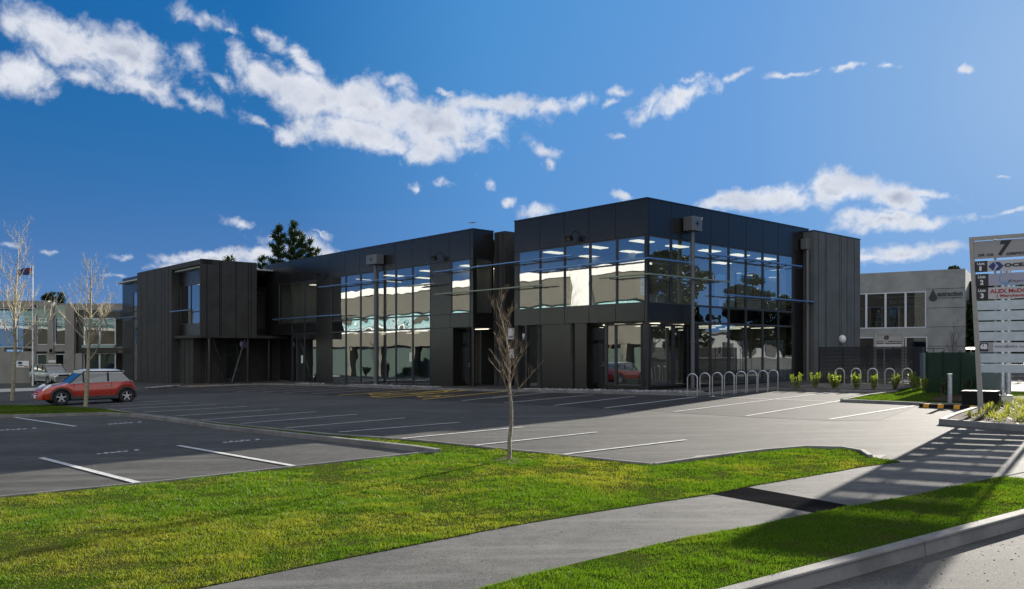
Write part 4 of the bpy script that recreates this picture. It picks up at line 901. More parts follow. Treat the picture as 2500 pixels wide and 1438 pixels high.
for y0, y1, n_, mt in ((638.5, 664.5, '1', M_BRD), (670, 699, '2', pmat('sign_mauve', (.36, .37, .45), .5)), (703.5, 731.5, '3', M_BRD)):
    rw, z0, z1 = row(y0, y1, mt, 'tenant_board'); u1 = sxz({'1': 2411, '2': 2413.5, '3': 2413}[n_], y0)[0]
    m = MB(); quadbar(m, fx(z1) + .01, u1, z0 - .004, z1 + .004, -.022, .02); ub = m.build('unit_plate', M_UNIT, sg)
    xm = (fx(z1) + u1) / 2; hh = z1 - z0
    lettering('lettering', 'Unit', SP(xm - .085, z1 - hh * .36, .021), SD, (0, 0, 1), .17, hh * .24, M_LET, ub, .03)
    lettering('lettering', n_, SP(xm - .035, z0 + hh * .10, .021), SD, (0, 0, 1), .075 if n_ != '1' else .05, hh * .42, M_LET, ub, .05)
    if n_ == '1':
        c0, zc = sxz(2432, 650); q = .16
        for sgn in (-1, 1):
            pl = [(-.16 * -sgn * -1, 0)]
        m = MB()
        def poly(pts): m.add([SP(c0 + x, zc + y, .019) for x, y in pts], [tuple(t) for t in tessellate_polygon([[Vector((x, y, 0)) for x, y in pts]])])
        poly([(-.17, 0), (-.07, .105), (-.055, .105), (.0, .02), (-.03, -.03), (-.055, -.105), (-.07, -.105)]); poly([(-.035, .105), (.07, .105), (.17, 0), (.07, -.105), (-.035, -.105), (.055, .0)])
        m.build('logo_mark', M_NAVY, rw)
        txt(rw, 'OCEAN', 2452, 0, 643, 652.5, M_INK, .06, 0, 1.05, x1=sxz(2452, 650)[0] + .70)
    if n_ == '2':
        c0, zc = sxz(2452, 680); m = MB(); P = [(math.cos(R(k)) * .105 , math.sin(R(k)) * .12) for k in range(100, 260, 12)]
        for i in range(len(P) - 1):
            w = .012 + .012 * i / len(P); (x0, y0_), (x1_, y1_) = P[i], P[i + 1]
            m.add([SP(c0 + x0 * (1 - w * 4), zc + y0_ * (1 - w * 4), .019), SP(c0 + x0 * (1 + w * 4), zc + y0_ * (1 + w * 4), .019), SP(c0 + x1_ * (1 + w * 4), zc + y1_ * (1 + w * 4), .019), SP(c0 + x1_ * (1 - w * 4), zc + y1_ * (1 - w * 4), .019)], [(0, 1, 2, 3)])
        m.add([SP(c0 - .03, zc - .13, .019), SP(c0 + .10, zc - .135, .019), SP(c0 + .10, zc - .095, .019), SP(c0 - .01, zc - .10, .019)], [(0, 1, 2, 3)]); m.build('logo_mark', M_SKY, rw)
        txt(rw, 'Express', 2461.5, 0, 683, 690.5, M_INK, .0, .2, 1.1, x1=sxz(2461.5, 690)[0] + .60)
    if n_ == '3':
        txt(rw, 'ALEX McDONALD', 2417, 0, 706.5, 716.5, M_RED, .03, 0, x1=sxz(2417, 706)[0] + 1.22)
        txt(rw, '( Merchants ) LTD', 2433, 0, 719, 727.5, M_RED, .03, 0, x1=sxz(2433, 706)[0] + .98)
rw, z0, z1 = row(836.5, 859, pmat('sign_white_board', (.58, .6, .62), .5), 'tenant_board')
u0 = fx(z1) + .015; m = MB(); quadbar(m, u0, u0 + .19, z0 + .01, z1 - .01, -.021, .019); ub = m.build('unit_plate', M_UNIT, sg)
m = MB(); quadbar(m, u0 + .193, u0 + .30, z0 + .01, z1 - .01, -.021, .018); m.build('grey_patch', M_SPAN2, sg)
lettering('lettering', '6B', SP(u0 + .015, z0 + .065, .020), SD, (0, 0, 1), .16, .14, M_LET, ub, .06)
txt(rw, 'tenco', 2428.5, 0, 843, 849, M_INK, .0, 0, 1.15, x1=sxz(2428.5, 846)[0] + .24)
txt(rw, 'ebs', 2466, 0, 841.5, 848.5, M_INK, .0, 0, 1.15, x1=sxz(2466, 846)[0] + .15)
txt(rw, 'simplify', 2489, 0, 843.5, 849, M_INK, .0, 0, x1=sxz(2489, 846)[0] + .2)
c0, zc = sxz(2460, 846); m = MB(); 
for k in range(6):
    for rr in (.018, .040): aa = R(60 * k + (rr > .02) * 30); m.add([SP(c0 + rr * math.cos(aa) + .010 * math.cos(R(q)), zc + rr * math.sin(aa) + .010 * math.sin(R(q)), .0165) for q in range(0, 360, 60)], [(0, 1, 2, 3, 4, 5)])
m.build('logo_mark', M_INK, rw)
m = MB(); 
for xx in (.55, 1.25): quadbar(m, xt + xx, xt + xx + .05, sxz(2385, 912)[1], zt - .1, -.075, -.025)
m.build('back_rail', M_SFR, sg)
for (px, py, w) in ((2448, 992, .055), (2462, 986, .07)):
    q = G(px, py, .05); m = MB(); m.tube([q - Vector((0, 0, .2)), q + Vector((0, 0, zt - .6))], w, 16); m.build('post', M_GALV, sg, smooth=True)
# ---------------------------------------------------------------- planting
def leafy(name, label, cat, group, base, h, w, n, mat, leaf=.06, seed=0, stems=7, up=.5, lean=0.):
    rg = np.random.default_rng(seed); t_ = thing(name, label, cat, base, group); co = []; rn = []; m = MB(); per = n // stems
    for i in range(stems):
        a = rg.uniform(0, 6.28); r_ = rg.uniform(.2, 1) * w / 2; top = np.array([math.cos(a) * r_ * 1.0, math.sin(a) * r_ * 1.0, h * rg.uniform(.72, 1.02)]); p0 = np.array([math.cos(a) * .03, math.sin(a) * .03, 0])
        mid = (p0 + top) / 2 + np.array([math.cos(a) * r_ * .35, math.sin(a) * r_ * .35, 0]); B = Vector(base)
        m.tube([B + Vector(p0), B + Vector(mid), B + Vector(top)], [.008, .006, .003], 5)
        for k in range(per):
            f_ = rg.uniform(.12, 1.03); c = (1 - f_) ** 2 * p0 + 2 * f_ * (1 - f_) * mid + f_ ** 2 * top
            d = rg.normal(size=3); d[2] = abs(d[2]) * .6 + up; d /= np.linalg.norm(d); sd = np.cross(d, rg.normal(size=3)); sd /= np.linalg.norm(sd); L_ = leaf * rg.uniform(.7, 1.3); ww = L_ * .24
            nn = np.cross(d, sd) * L_ * .08
            b0 = np.array(base) + c + rg.normal(size=3) * .012
            co += [b0, b0 + d * L_ * .5 + sd * ww + nn, b0 + d * L_, b0 + d * L_ * .5 - sd * ww + nn]; rn.append(rg.uniform(0, 1) * .6 + .4 * f_)
    o = tri_mesh('foliage', np.array(co), 4, np.array(rn), mat, None); o.parent = t_; o.matrix_parent_inverse = t_.matrix_basis.inverted()
    m.build('stems', M_TWIG, t_); return t_
on = ['leftmost in the row', 'second from left', 'third from left', 'fourth from left', 'fifth from left', 'sixth from left', 'seventh from left, slanting']
for i, (x, y, top, wd) in enumerate([(1945, 949, 912, 34), (1990, 949, 910, 26), (2038, 951, 909, 32), (2090, 951, 914, 22), (2132, 952, 916, 24), (2181, 953, 916, 30), (2233, 954, 912, 26)]):
    q = G(x, y, .06); leafy('shrub', 'bright green young shrub in front of the slatted fence, ' + on[i], 'shrub', 'young shrubs along the kerb', q, (y - top) / F * q.y, wd / F * q.y, 330 + (i * 97) % 260, M_LEAF, .065 + .008 * (i % 4), 10 + i, 6 + (i * 3) % 5)
for i, (x, y, top, wd, l_) in enumerate([(2257, 959, 920, 22, 'dull shrub against the blue grey post'), (2302, 968, 925, 22, 'dull green shrub against the green fence, left of the bollard'), (2364, 968, 921, 28, 'dull green shrub against the green fence, right of the bollard')]):
    q = G(x, y, .06); leafy('shrub', l_, 'shrub', 'dull shrubs by the green fence', q, (y - top) / F * q.y, wd / F * q.y, 380, M_DLEAF if i else M_LEAF, .07, 30 + i, 7)
# strappy plants of the garden bed
bed = [(p.x, p.y) for p in Gs([(2620, 1058), (2500, 1049), (2400, 1040), (2345, 1030), (2380, 1010), (2425, 996), (2480, 984), (2620, 980)])]
rg = np.random.default_rng(77); xs = [b[0] for b in bed]; ys = [b[1] for b in bed]; co = []; rn = []
cx = rg.uniform(min(xs), max(xs), 900); cy = rg.uniform(min(ys), max(ys), 900); k = in_poly(cx, cy, bed); cx, cy = cx[k], cy[k]
for x, y in zip(cx, cy):
    z0 = gz(x) + .09
    for j in range(16):
        a = rg.uniform(0, 6.28); L_ = rg.uniform(.10, .26); el_ = rg.uniform(.4, 1.3); d = np.array([math.cos(a) * math.cos(el_), math.sin(a) * math.cos(el_), math.sin(el_)]); s_ = np.array([-math.sin(a), math.cos(a), 0]) * .009
        p0 = np.array([x, y, z0]); p1 = p0 + d * L_ * .6; p2 = p0 + d * L_ + np.array([0, 0, -.03])
        co += [p0 - s_ * .6, p1 - s_, p2, p1 + s_]; rn.append(rg.uniform(0, 1))
o = tri_mesh('garden_bed_plants', np.array(co), 4, np.array(rn), M_BED)
# river stones by the walls
rg = random.Random(3); m = MB()
def stones(pxs, n, dmin, dmax):
    a_, b_ = Vector(G(*pxs[0])), Vector(G(*pxs[1]))
    for i in range(n):
        f_ = rg.random(); p = a_ + (b_ - a_) * f_ + V * rg.uniform(dmin, dmax) * 1.0; p.z = gz(p.x) + .11; r_ = rg.uniform(.04, .10)
        m.sphere(p, r_, 6, (rg.uniform(.8, 1.5), rg.uniform(.8, 1.4), rg.uniform(.5, .8)))
stones([(1255, 956.8), (1450, 960.5)], 230, .2, .7); stones([(1450, 960.5), (1692, 966)], 260, .2, .75); stones([(845, 944), (1060, 951.5)], 260, .2, .55); stones([(715, 940.5), (775, 942)], 60, .2, .5); stones([(336, 953), (420, 946)], 120, .2, .6)
tag(m.build('river_stones', M_STONE, smooth=True), None, None, kind='stuff')
# ---------------------------------------------------------------- fences beside the building
def vface(a, b, z0, z1, th, mat, name, par, both=0):
    m = MB(); d = (b - a).normalized(); n_ = Vector((-d.y, d.x, 0)) * th; q = [a, b, b + n_, a + n_]; m.box8([Vector((p.x, p.y, z0)) for p in q] + [Vector((p.x, p.y, z1)) for p in q]); return m.build(name, mat, par)
fa = G(1999, 939); fb = G(2229, 943.5); ft = 1.7 + 15 / F * 38.5; fa.z = fb.z = 0
fe = thing('slatted_fence', 'black horizontal slat screen fence beside the precast wall, behind the cycle hoops', 'fence', (fa.x, fa.y, gz(fa.x)))
m = MB(); d_ = (fb - fa); nf = Vector((-d_.y, d_.x, 0)).normalized()
nsl = 27; zb0 = .28
for i in range(nsl):
    z = zb0 + (ft - zb0) * i / (nsl - 1); a = fa.copy(); b = fb.copy(); a.z = b.z = z; m.bar(a, b, .025, .055)
sl = m.build('slats', pmat('black_slats', (.018, .018, .019), .5), fe)
for f_ in (.0, .27, .54, .80, 1.0):
    m = MB(); p = fa + d_ * f_ + nf * .05; m.box(p.x - .03, p.x + .03, p.y - .03, p.y + .03, 0, ft + .02); m.build('fence_post', MATS['black_slats'], fe)
ga = fb.copy(); gb_ = G(2253, 946); gb_.z = 0; pn = thing('fence_panel', 'solid charcoal fence panel at the right end of the slatted fence', 'fence', (ga.x, ga.y, 0)); ga2 = ga + (gb_ - ga) * .04
vface(ga2, gb_, 0, ft, .06, pmat('charcoal_panel', (.03, .033, .036), .6), 'panel', pn)
gp = G(2258, 951); m = MB(); m.box(gp.x - .14, gp.x + .14, gp.y - .14, gp.y + .14, 0, 1.72); tag(m.build('gate_post', pmat('blue_grey_post', (.10, .13, .15), .6), bevel=.01), 'square blue grey post between the charcoal panel and green fence', 'post')
ea = G(2262, 960); eb = G(2391, 974); ec = G(2457, 958); ge = thing('green_fence', 'tall solid dark green sheet fence enclosure behind the bollard', 'fence', ea)
ea.z = eb.z = ec.z = 0
vface(ea, eb, .1, 1.74, .05, M_GREENF, 'sheet', ge); vface(eb, ec, .1, 1.74, .05, M_GREENF, 'sheet', ge)
m = MB(); 
for f_ in (0, .33, .66, 1.): p = ea + (eb - ea) * f_; m.box(p.x - .035, p.x + .035, p.y - .05, p.y + .02, .05, 1.78)
m.build('fence_posts', M_GREENF, ge)
p = ea + (eb - ea) * .86; m = MB(); lp = thing('sun_glint', 'lit white wall lamp above the green fence, left of the sign', 'lamp', (p.x, p.y, 1.74))
m.box(p.x - .02, p.x + .02, p.y - .02, p.y + .02, 1.70, 1.84); m.build('glint_stand', M_FRAME, lp)
m = MB(); m.box(p.x - .13, p.x + .13, p.y - .07, p.y + .07, 1.84, 1.905); m.build('lamp_or_glint_head', pmat('glint_glow', (1, .9, .7), .4, emit=(1, .86, .6), estr=5.), lp)  # emissive block added to stand for sun glinting on a pale object
hr = thing('handrail', 'thin black pipe handrail seen above the green fence', 'railing', (18, 36, 0))
m = MB(); a = Vector((0, 0, 0)); r0 = G(2255, 930); r1 = G(2305, 930); r0.z = r1.z = 1.7 + 12 / F * r0.y; m.tube([r0, r1], .02, 6)
for f_ in (0, .5, 1): q = r0 + (r1 - r0) * f_; m.tube([q, Vector((q.x, q.y, .2))], .018, 6)
m.build('rail', M_FRAME, hr)
# ---------------------------------------------------------------- bare trees
def bare_tree(label, base, H, lean_pts, r0, seed, n_br, first, spread, mat_t=M_BARK, twig=1., up=.55, group='bare young trees', lv=3, ln=.45):
    rg = random.Random(seed); t_ = thing('bare_tree', label, 'tree', base, group); B = Vector(base); tr = MB(); cr = MB()
    pts = [B + Vector((dx, rg.uniform(-.02, .02) * H * .3, f_ * H)) for f_, dx in lean_pts]; rad = [max(.004, r0 * (1 - f_) ** .8 + .003) for f_, dx in lean_pts]
    tr.tube(pts, rad, 10); tr.build('trunk', mat_t, t_, smooth=True)
    def at(f_):
        for i in range(len(lean_pts) - 1):
            if lean_pts[i][0] <= f_ <= lean_pts[i + 1][0]: k = (f_ - lean_pts[i][0]) / (lean_pts[i + 1][0] - lean_pts[i][0]); return pts[i].lerp(pts[i + 1], k), rad[i] * (1 - k) + rad[i + 1] * k
        return pts[-1], rad[-1]
    def grow(p, d, L_, r_, lvl):
        n_ = 5; pp = [p]; dd = d.copy()
        for i in range(n_):
            dd = (dd + Vector((rg.uniform(-.16, .16), rg.uniform(-.16, .16), .10 * up + rg.uniform(-.05, .10)))).normalized(); pp.append(pp[-1] + dd * L_ / n_)
        cr.tube(pp, [max(.0018, r_ * (1 - i / (n_ + .6))) for i in range(n_ + 1)], 5 if lvl < 2 else 4, caps=False)
        if lvl < lv:
            for i in range(rg.randint(5, 7) if lvl < 2 else rg.randint(2, 4)):
                j = rg.uniform(.2, .92) * n_; q = pp[int(j)].lerp(pp[min(n_, int(j) + 1)], j % 1); s_ = Vector((rg.uniform(-1, 1), rg.uniform(-1, 1), rg.uniform(-.1, .5))).normalized()
                grow(q, (dd * 1.0 + s_ * .75).normalized(), L_ * rg.uniform(.3, .55), r_ * .5, lvl + 1)
    for i in range(n_br):
        f_ = first + (.97 - first) * (i + rg.random()) / n_br; p, r_ = at(f_); a = i * 2.4 + rg.uniform(-.5, .5)
        d = Vector((math.cos(a), math.sin(a), up + rg.uniform(-.1, .5))).normalized()
        L_ = H * ln * spread(f_) * rg.uniform(.7, 1.15); grow(p, d, L_, max(.004, r_ * .55) * twig, 1)
    cr.build('crown', M_TWIG if mat_t is M_BARK else mat_t, t_, smooth=True); return t_
q = G(1244, 1121, .03); HT = 2.72
bare_tree('small bare tree in the lawn in front of the black building', q, HT, [(0, 0), (.10, -.005), (.22, .03), (.33, .03), (.42, .0), (.5, -.01), (.6, -.0), (.7, -.03), (.8, -.09), (.9, -.16), (1, -.23)], .034, 21, 27, .38,
    lambda f_: (.62 if f_ < .6 else .55) * (1.05 - .45 * f_), M_BARK, .8, .85, lv=3, ln=.38)
M_PALE = pmat('pale_bark', (.40, .35, .23), .8, var=.4, vscale=10)
q = G(209, 992, .03); bare_tree('taller bare pale tree standing beside the red car', q, (992 - 628) / F * q.y, [(0, 0), (.3, .1), (.45, .12), (.6, .18), (.8, .2), (1, .2)], .085, 5, 26, .30, lambda f_: 1.05 - .85 * f_, M_PALE, .9, .75, lv=3, ln=.42)
q = G(31, 978, .03); bare_tree('tallest bare pale tree at the far left of the car park', q, (978 - 560) / F * q.y, [(0, 0), (.3, .1), (.5, .1), (.75, .2), (1, .35)], .09, 8, 28, .26, lambda f_: 1.05 - .8 * f_, M_PALE, .9, .75, lv=3, ln=.40)
q = G(2325, 927); q = Vector((q.x * 42 / q.y, 42, .4)); q.x = (2325 - 1250) / F * 42
bare_tree('bare grey sapling in front of the grey cafe building', q, 2.75, [(0, 0), (.3, 0), (.6, .03), (1, .12)], .045, 31, 14, .36, lambda f_: 1.1 - .8 * f_, pmat('grey_bark', (.10, .09, .08), .8), .8, 1.3, lv=3, ln=.42)
# ---------------------------------------------------------------- cars
def smoothcurve(P, x):
    for i in range(len(P) - 1):
        if P[i][0] <= x <= P[i + 1][0]:
            k = (x - P[i][0]) / (P[i + 1][0] - P[i][0]); k = k * k * (3 - 2 * k) * .35 + k * .65; return P[i][1] * (1 - k) + P[i + 1][1] * k
    return P[-1][1] if x > P[-1][0] else P[0][1]
def car(name, label, loc, head, S, paint, roofm, trim):
    """S: dict of side profile curves in metres, x from nose (0) to tail (L)"""
    t_ = thing(name, label, 'car', loc); L_, W_, wb0, wb1, wr = S['L'], S['W'], S['wf'], S['wr'], S['r']
    hx = Vector((math.cos(head), math.sin(head), 0)); hy = Vector((-hx.y, hx.x, 0)); B = Vector(loc)
    def P(x, y, z): return B + hx * (L_ / 2 - x) + hy * y + Vector((0, 0, z))       # x measured from the nose
    n = 44; m = MB(); rings = []
    for i in range(n + 1):
        x = L_ * (.5 - .5 * math.cos(math.pi * i / n)); hw = W_ / 2 * smoothcurve(S['plan'], x / L_); zb = smoothcurve(S['sill'], x); zt = smoothcurve(S['belt'], x)
        for wx in (wb0, wb1):                                                          # wheel openings
            q = wr * 1.13; 
            if abs(x - wx) < q: zb = max(zb, wr + math.sqrt(q * q - (x - wx) ** 2) * 1.0)
        zb = min(zb, zt - .12); h = zt - zb
        prof = [(.90, zb), (.985, zb + h * .25), (1.0, zb + h * .50), (.985, zb + h * .80), (.93, zb + h * .95), (.78, zt + .005), (.4, zt + .03 * S.get('crown', 1)), (0, zt + .04 * S.get('crown', 1))]
        ring = [P(x, hw * a, z) for a, z in prof] + [P(x, -hw * a, z) for a, z in prof[-2::-1]]
        rings.append(ring)
    k = len(rings[0]); vs = [p for r_ in rings for p in r_]; fs = [(i * k + j, i * k + j + 1, (i + 1) * k + j + 1, (i + 1) * k + j) for i in range(n) for j in range(k - 1)]
    fs += [tuple(range(k)), tuple(range(n * k, n * k + k))]; m.add(vs, fs); body = m.build('body', paint, t_, smooth=True)
    m = MB(); m.box8([P(wb0 - .4, -W_ * .36, .18), P(wb1 + .4, -W_ * .36, .18), P(wb1 + .4, W_ * .36, .18), P(wb0 - .4, W_ * .36, .18), P(wb0 - .4, -W_ * .36, .55), P(wb1 + .4, -W_ * .36, .55), P(wb1 + .4, W_ * .36, .55), P(wb0 - .4, W_ * .36, .55)]); m.build('underbody', M_BLACK, t_)
    # greenhouse: glass shell, then pillars and roof over it
    g0, g1, g2, g3 = S['glass']; zr = S['roof']; hwb = W_ / 2 * .90; hwt = W_ / 2 * S.get('tumble', .74)
    def zb_(x): return smoothcurve(S['belt'], x) - .01
    def side(y): return [P(g0, y * hwb * .95, zb_(g0)), P(g3, y * hwb * .97, zb_(g3)), P(g2, y * hwt, zr - .05), P(g1, y * hwt, zr - .05)]
    sL, sR = side(1), side(-1); m = MB(); m.add(sL + sR, [(0, 1, 2, 3), (4, 7, 6, 5), (0, 3, 7, 4), (1, 5, 6, 2)]); m.build('windows', M_CGLASS, t_)
    m = MB()
    for y, Sd in ((1, sL), (-1, sR)):
        o_ = hy * y * .012
        for a, b, w in ((Sd[0], Sd[3], .07), (Sd[1], Sd[2], .09)): m.bar(a + o_, b + o_, w, .03)
        for f0, w in S['pillars']:
            a = Sd[0].lerp(Sd[1], f0); b = Sd[3].lerp(Sd[2], (f0 * (g3 - g0) + g0 - g1) / (g2 - g1)); m.bar(a + o_, b + o_, w, .03)
        m.bar(Sd[3] + o_, Sd[2] + o_, .05, .05)
    m.build('pillars', trim, t_)
    m = MB(); rr = []
    for i in range(9):
        f_ = i / 8; x = g1 - .10 + (g2 - g1 + .16) * f_; zz = zr + .035 * math.sin(math.pi * min(1, max(0, f_ * .9 + .08))) ** .6
        e_ = .05 if i in (0, 8) else 0
        rr.append([P(x, hwt * a * 1.03, z) for a, z in ((1, zr - .13), (1.0, zr - .02), (.9, zz - .01 - e_), (.5, zz + .015 - e_), (0, zz + .02 - e_), (-.5, zz + .015 - e_), (-.9, zz - .01 - e_), (-1, zr - .02), (-1, zr - .13))])
    k = 9; m.add([p for r_ in rr for p in r_], [(i * k + j, i * k + j + 1, (i + 1) * k + j + 1, (i + 1) * k + j) for i in range(8) for j in range(8)] + [tuple(range(9)), tuple(range(72, 81)), ] + [(i * 9, (i + 1) * 9, (i + 1) * 9 + 8, i * 9 + 8) for i in range(8)])
    m.build('roof', roofm, t_, smooth=True)
    # seats seen through the glass
    for y in (.36, -.36):
        m = MB(); x0 = g1 + .45; m.bar(P(x0, y * W_ / 1.7, zb_(x0) - .25), P(x0 + .12, y * W_ / 1.7, zb_(x0) + .22), .42, .12); m.build('seat', M_BLACK, t_, bevel=.03)
    # wheels
    for wx in (wb0, wb1):
        for y in (1, -1):
            c = P(wx, y * (W_ / 2 - .10), wr); wo = MB(); prof = [(wr * .62, .10), (wr * .9, .105), (wr, .07), (wr, -.07), (wr * .9, -.105), (wr * .62, -.10)]; nn = 28; vs = []; fs = []
            for i in range(nn):
                a = 2 * math.pi * i / nn
                for r_, w in prof: vs.append(c + hx * r_ * math.cos(a) + Vector((0, 0, r_ * math.sin(a))) + hy * y * w)
            for i in range(nn):
                for j in range(5): fs.append((i * 6 + j, i * 6 + j + 1, ((i + 1) % nn) * 6 + j + 1, ((i + 1) % nn) * 6 + j))
                
            wo.add(vs, fs); wh = wo.build('wheel', pmat('tyre', (.02, .02, .02), .8), t_, smooth=True)
            rm = MB(); prof = [(wr * .66, .09), (wr * .60, .10), (wr * .58, .04), (wr * .58, -.08)]; vs = []; fs = []
            for i in range(nn):
                a = 2 * math.pi * i / nn
                for r_, w in prof: vs.append(c + hx * r_ * math.cos(a) + Vector((0, 0, r_ * math.sin(a))) + hy * y * w)
            for i in range(nn):
                for j in range(3): fs.append((i * 4 + j, i * 4 + j + 1, ((i + 1) % nn) * 4 + j + 1, ((i + 1) % nn) * 4 + j))
            rm.add(vs, fs)
            for i in range(5):
                a = 2 * math.pi * i / 5 + math.pi / 2; dr = hx * math.cos(a) + Vector((0, 0, math.sin(a))); ds = (-hx * math.sin(a) + Vector((0, 0, math.cos(a)))); o0 = c + hy * y * .085; o1 = c + hy * y * .06
                rm.add([o0 - ds * wr * .14, o0 + ds * wr * .14, o0 + dr * wr * .60 + ds * wr * .055, o0 + dr * wr * .60 - ds * wr * .055, o1 - ds * wr * .14, o1 + ds * wr * .14, o1 + dr * wr * .6 + ds * wr * .055, o1 + dr * wr * .6 - ds * wr * .055], [(0, 1, 2, 3), (4, 7, 6, 5), (0, 4, 5, 1), (1, 5, 6, 2), (2, 6, 7, 3), (3, 7, 4, 0)])
            rm.tube([c + hy * y * .05, c + hy * y * .10], wr * .17, 12); rm.build('rim', pmat('alloy', (.62, .62, .60), .3, metal=.8), wh)
            bd = MB(); bd.tube([c + hy * y * .01, c + hy * y * .02], wr * .45, 16); bd.build('brake_disc', M_BLACK, wh)
            if trim is not None:                                                       # dark arch moulding
                am = MB(); q = wr * 1.13; q2 = q * 1.17; vs = []; na = 18; yy = y * (W_ / 2 + .004)
                for i in range(na + 1):
                    a = R(-12 + 204 * i / na); 
                    for r_, o_ in ((q, -.10), (q, .012), (q2, .012), (q2, -.04)): vs.append(P(wx - r_ * math.cos(a), yy + y * o_, wr + r_ * math.sin(a)))
                am.add(vs, [(i * 4 + j, i * 4 + (j + 1) % 4, (i + 1) * 4 + (j + 1) % 4, (i + 1) * 4 + j) for i in range(na) for j in range(4)]); am.build('wheel_arch', S['arch'], t_, smooth=True)
    for y in (1, -1):
        m = MB(); m.bar(P(wb0 + wr * 1.25, y * W_ / 2 * .965, S['sillz']), P(wb1 - wr * 1.25, y * W_ / 2 * .965, S['sillz']), .07, .14); m.build('sill_trim', S['arch'], t_, bevel=.015)
        m = MB(); m.bar(P(g0, y * hwb * 1.03, zb_(g0) + .02), P(g3, y * hwb * 1.03, zb_(g3) + .02), .02, .03); m.build('belt_trim', pmat('chrome', (.7, .7, .68), .15, metal=1.), t_)
        m = MB(); c = P(g1 + .10, y * (W_ / 2 + .06), zb_(g1) + .09); m.sphere(c, .10, 12, (.8, .8, .75)); m.tube([c, P(g1 + .12, y * hwb, zb_(g1) + .02)], .02, 6); m.build('door_mirror', S['mirror'], t_, smooth=True)
        m = MB(); xh = S['handle']; m.bar(P(xh, y * (W_ / 2 + .012), zb_(xh) - .14), P(xh + .2, y * (W_ / 2 + .012), zb_(xh) - .14), .03, .035); m.build('door_handle', MATS['chrome'], t_)
        m = MB(); 
        for xs_ in S['doors']: m.bar(P(xs_, y * (W_ / 2 * 1.0 - .002), S['sillz'] + .12), P(xs_, y * (W_ / 2 - .012), zb_(xs_) - .05), .008, .012)
        m.build('door_gap', M_SEAM, t_)
        lx, ly, lz, lr, lsz = S['lamp']; m = MB(); c = P(lx, y * ly, lz); vs0 = len(m.v); m.sphere((0, 0, 0), lr, 14, lsz); m.v = [tuple(c + hx * v[0] * 1.0 + hy * v[1] + Vector((0, 0, v[2])) + hx * (-v[2] * S['lamp_rake'])) for v in m.v]
        m.build('headlight', pmat('lamp_glass', (.75, .78, .76), .08, coat=1.), t_, smooth=True)
        m = MB(); m.sphere((0, 0, 0), .07, 10, (.5, .9, 2.0)); c = P(L_ - .06, y * (W_ / 2 - .16), zb_(L_) - .26); m.v = [tuple(c + hx * v[0] + hy * v[1] + Vector((0, 0, v[2]))) for v in m.v]; m.build('tail_light', pmat('tail_red', (.4, .01, .01), .2), t_, smooth=True)
    m = MB(); gx, gz0, gz1, gw = S['grille']; m.box8([P(gx, -gw, gz0), P(gx + .08, -gw, gz0), P(gx + .08, gw, gz0), P(gx, gw, gz0), P(gx + .04, -gw, gz1), P(gx + .12, -gw, gz1), P(gx + .12, gw, gz1), P(gx + .04, gw, gz1)]); m.build('grille', S['grille_m'], t_, bevel=.01)
    m = MB(); m.box8([P(-.03, -W_ * .40, .24), P(.12, -W_ * .42, .24), P(.12, W_ * .42, .24), P(-.03, W_ * .40, .24), P(-.03, -W_ * .40, S['bump']), P(.12, -W_ * .42, S['bump']), P(.12, W_ * .42, S['bump']), P(-.03, W_ * .40, S['bump'])]); m.build('front_bumper', S['bump_m'], t_, bevel=.03)
    m = MB(); m.bar(P(-.04, -.2, .36), P(-.04, .2, .36), .012, .12); m.build('number_plate', M_WHITE, t_)
    for a, b in ((-1, -.42), (.42, 1)):
        m = MB(); m.bar(P(-.035, a * W_ * .38, S['bump'] - .05), P(-.035, b * W_ * .38, S['bump'] - .05), .03, .035); m.build('bumper_bar', MATS['chrome'], t_)
    return t_, P, W_
M_REDP = pmat('red_paint', (.50, .045, .022), .25, coat=1.); M_CREAM = pmat('white_roof_paint', (.78, .78, .72), .3, coat=.6); M_SILV = pmat('silver_paint', (.45, .46, .44), .32, metal=.6, coat=.6)
M_CLAD = pmat('grey_cladding', (.045, .05, .045), .6)
r0 = Vector((-17.14, 36.8, 0)); k_ = 1.05; hd_ = Vector((-.76, -.65, 0)).normalized() * 2.467 * k_; f0 = r0 + hd_; hang = math.atan2(hd_.y, hd_.x)
hxv = hd_.normalized(); inward = Vector((hxv.y, -hxv.x, 0)) * 1.; 
if inward.y < 0: inward = -inward
Lm = 3.63 * k_; cen = f0 - hxv * (Lm / 2 - .76 * k_) * 1. ; cen = cen + inward * (.60 * k_); cen = cen + hxv * 0
cen.z = gz(cen.x)
S = dict(L=Lm, W=1.69 * k_, wf=.76 * k_, wr=3.227 * k_, r=.305 * k_, plan=[(0, .62), (.06, .84), (.16, .96), (.3, 1), (.8, 1), (.93, .94), (1, .78)],
    sill=[(0, .30), (.3, .24), (3.6 * k_, .28), (3.9 * k_, .34)], belt=[(0, .56), (.10, .66), (.35 * k_, .78), (1.05 * k_, .90), (1.25 * k_, .93), (3.2 * k_, 1.01), (3.5 * k_, .98), (3.63 * k_, .66)],
    glass=(1.02 * k_, 1.62 * k_, 3.10 * k_, 3.46 * k_), roof=1.39 * k_, tumble=.76, pillars=[(.235, .06), (.62, .09)], arch=M_CLAD, sillz=.30, handle=2.35 * k_, doors=[1.22 * k_, 2.62 * k_], lamp=(.30, .56 * k_, .72, .14, (.9, .85, 1.15)), lamp_rake=.9,
    grille=(-.005, .48, .62, .36), grille_m=pmat('chrome', (.7, .7, .68), .15, metal=1.), bump=.44, bump_m=M_REDP, mirror=M_CREAM)
mini, P_, W_ = car('small_hatchback', 'red two door hatchback with white roof and bonnet stripes in the car park', (cen.x, cen.y, cen.z), hang, S, M_REDP, M_CREAM, pmat('black_pillar', (.015, .015, .015), .3))
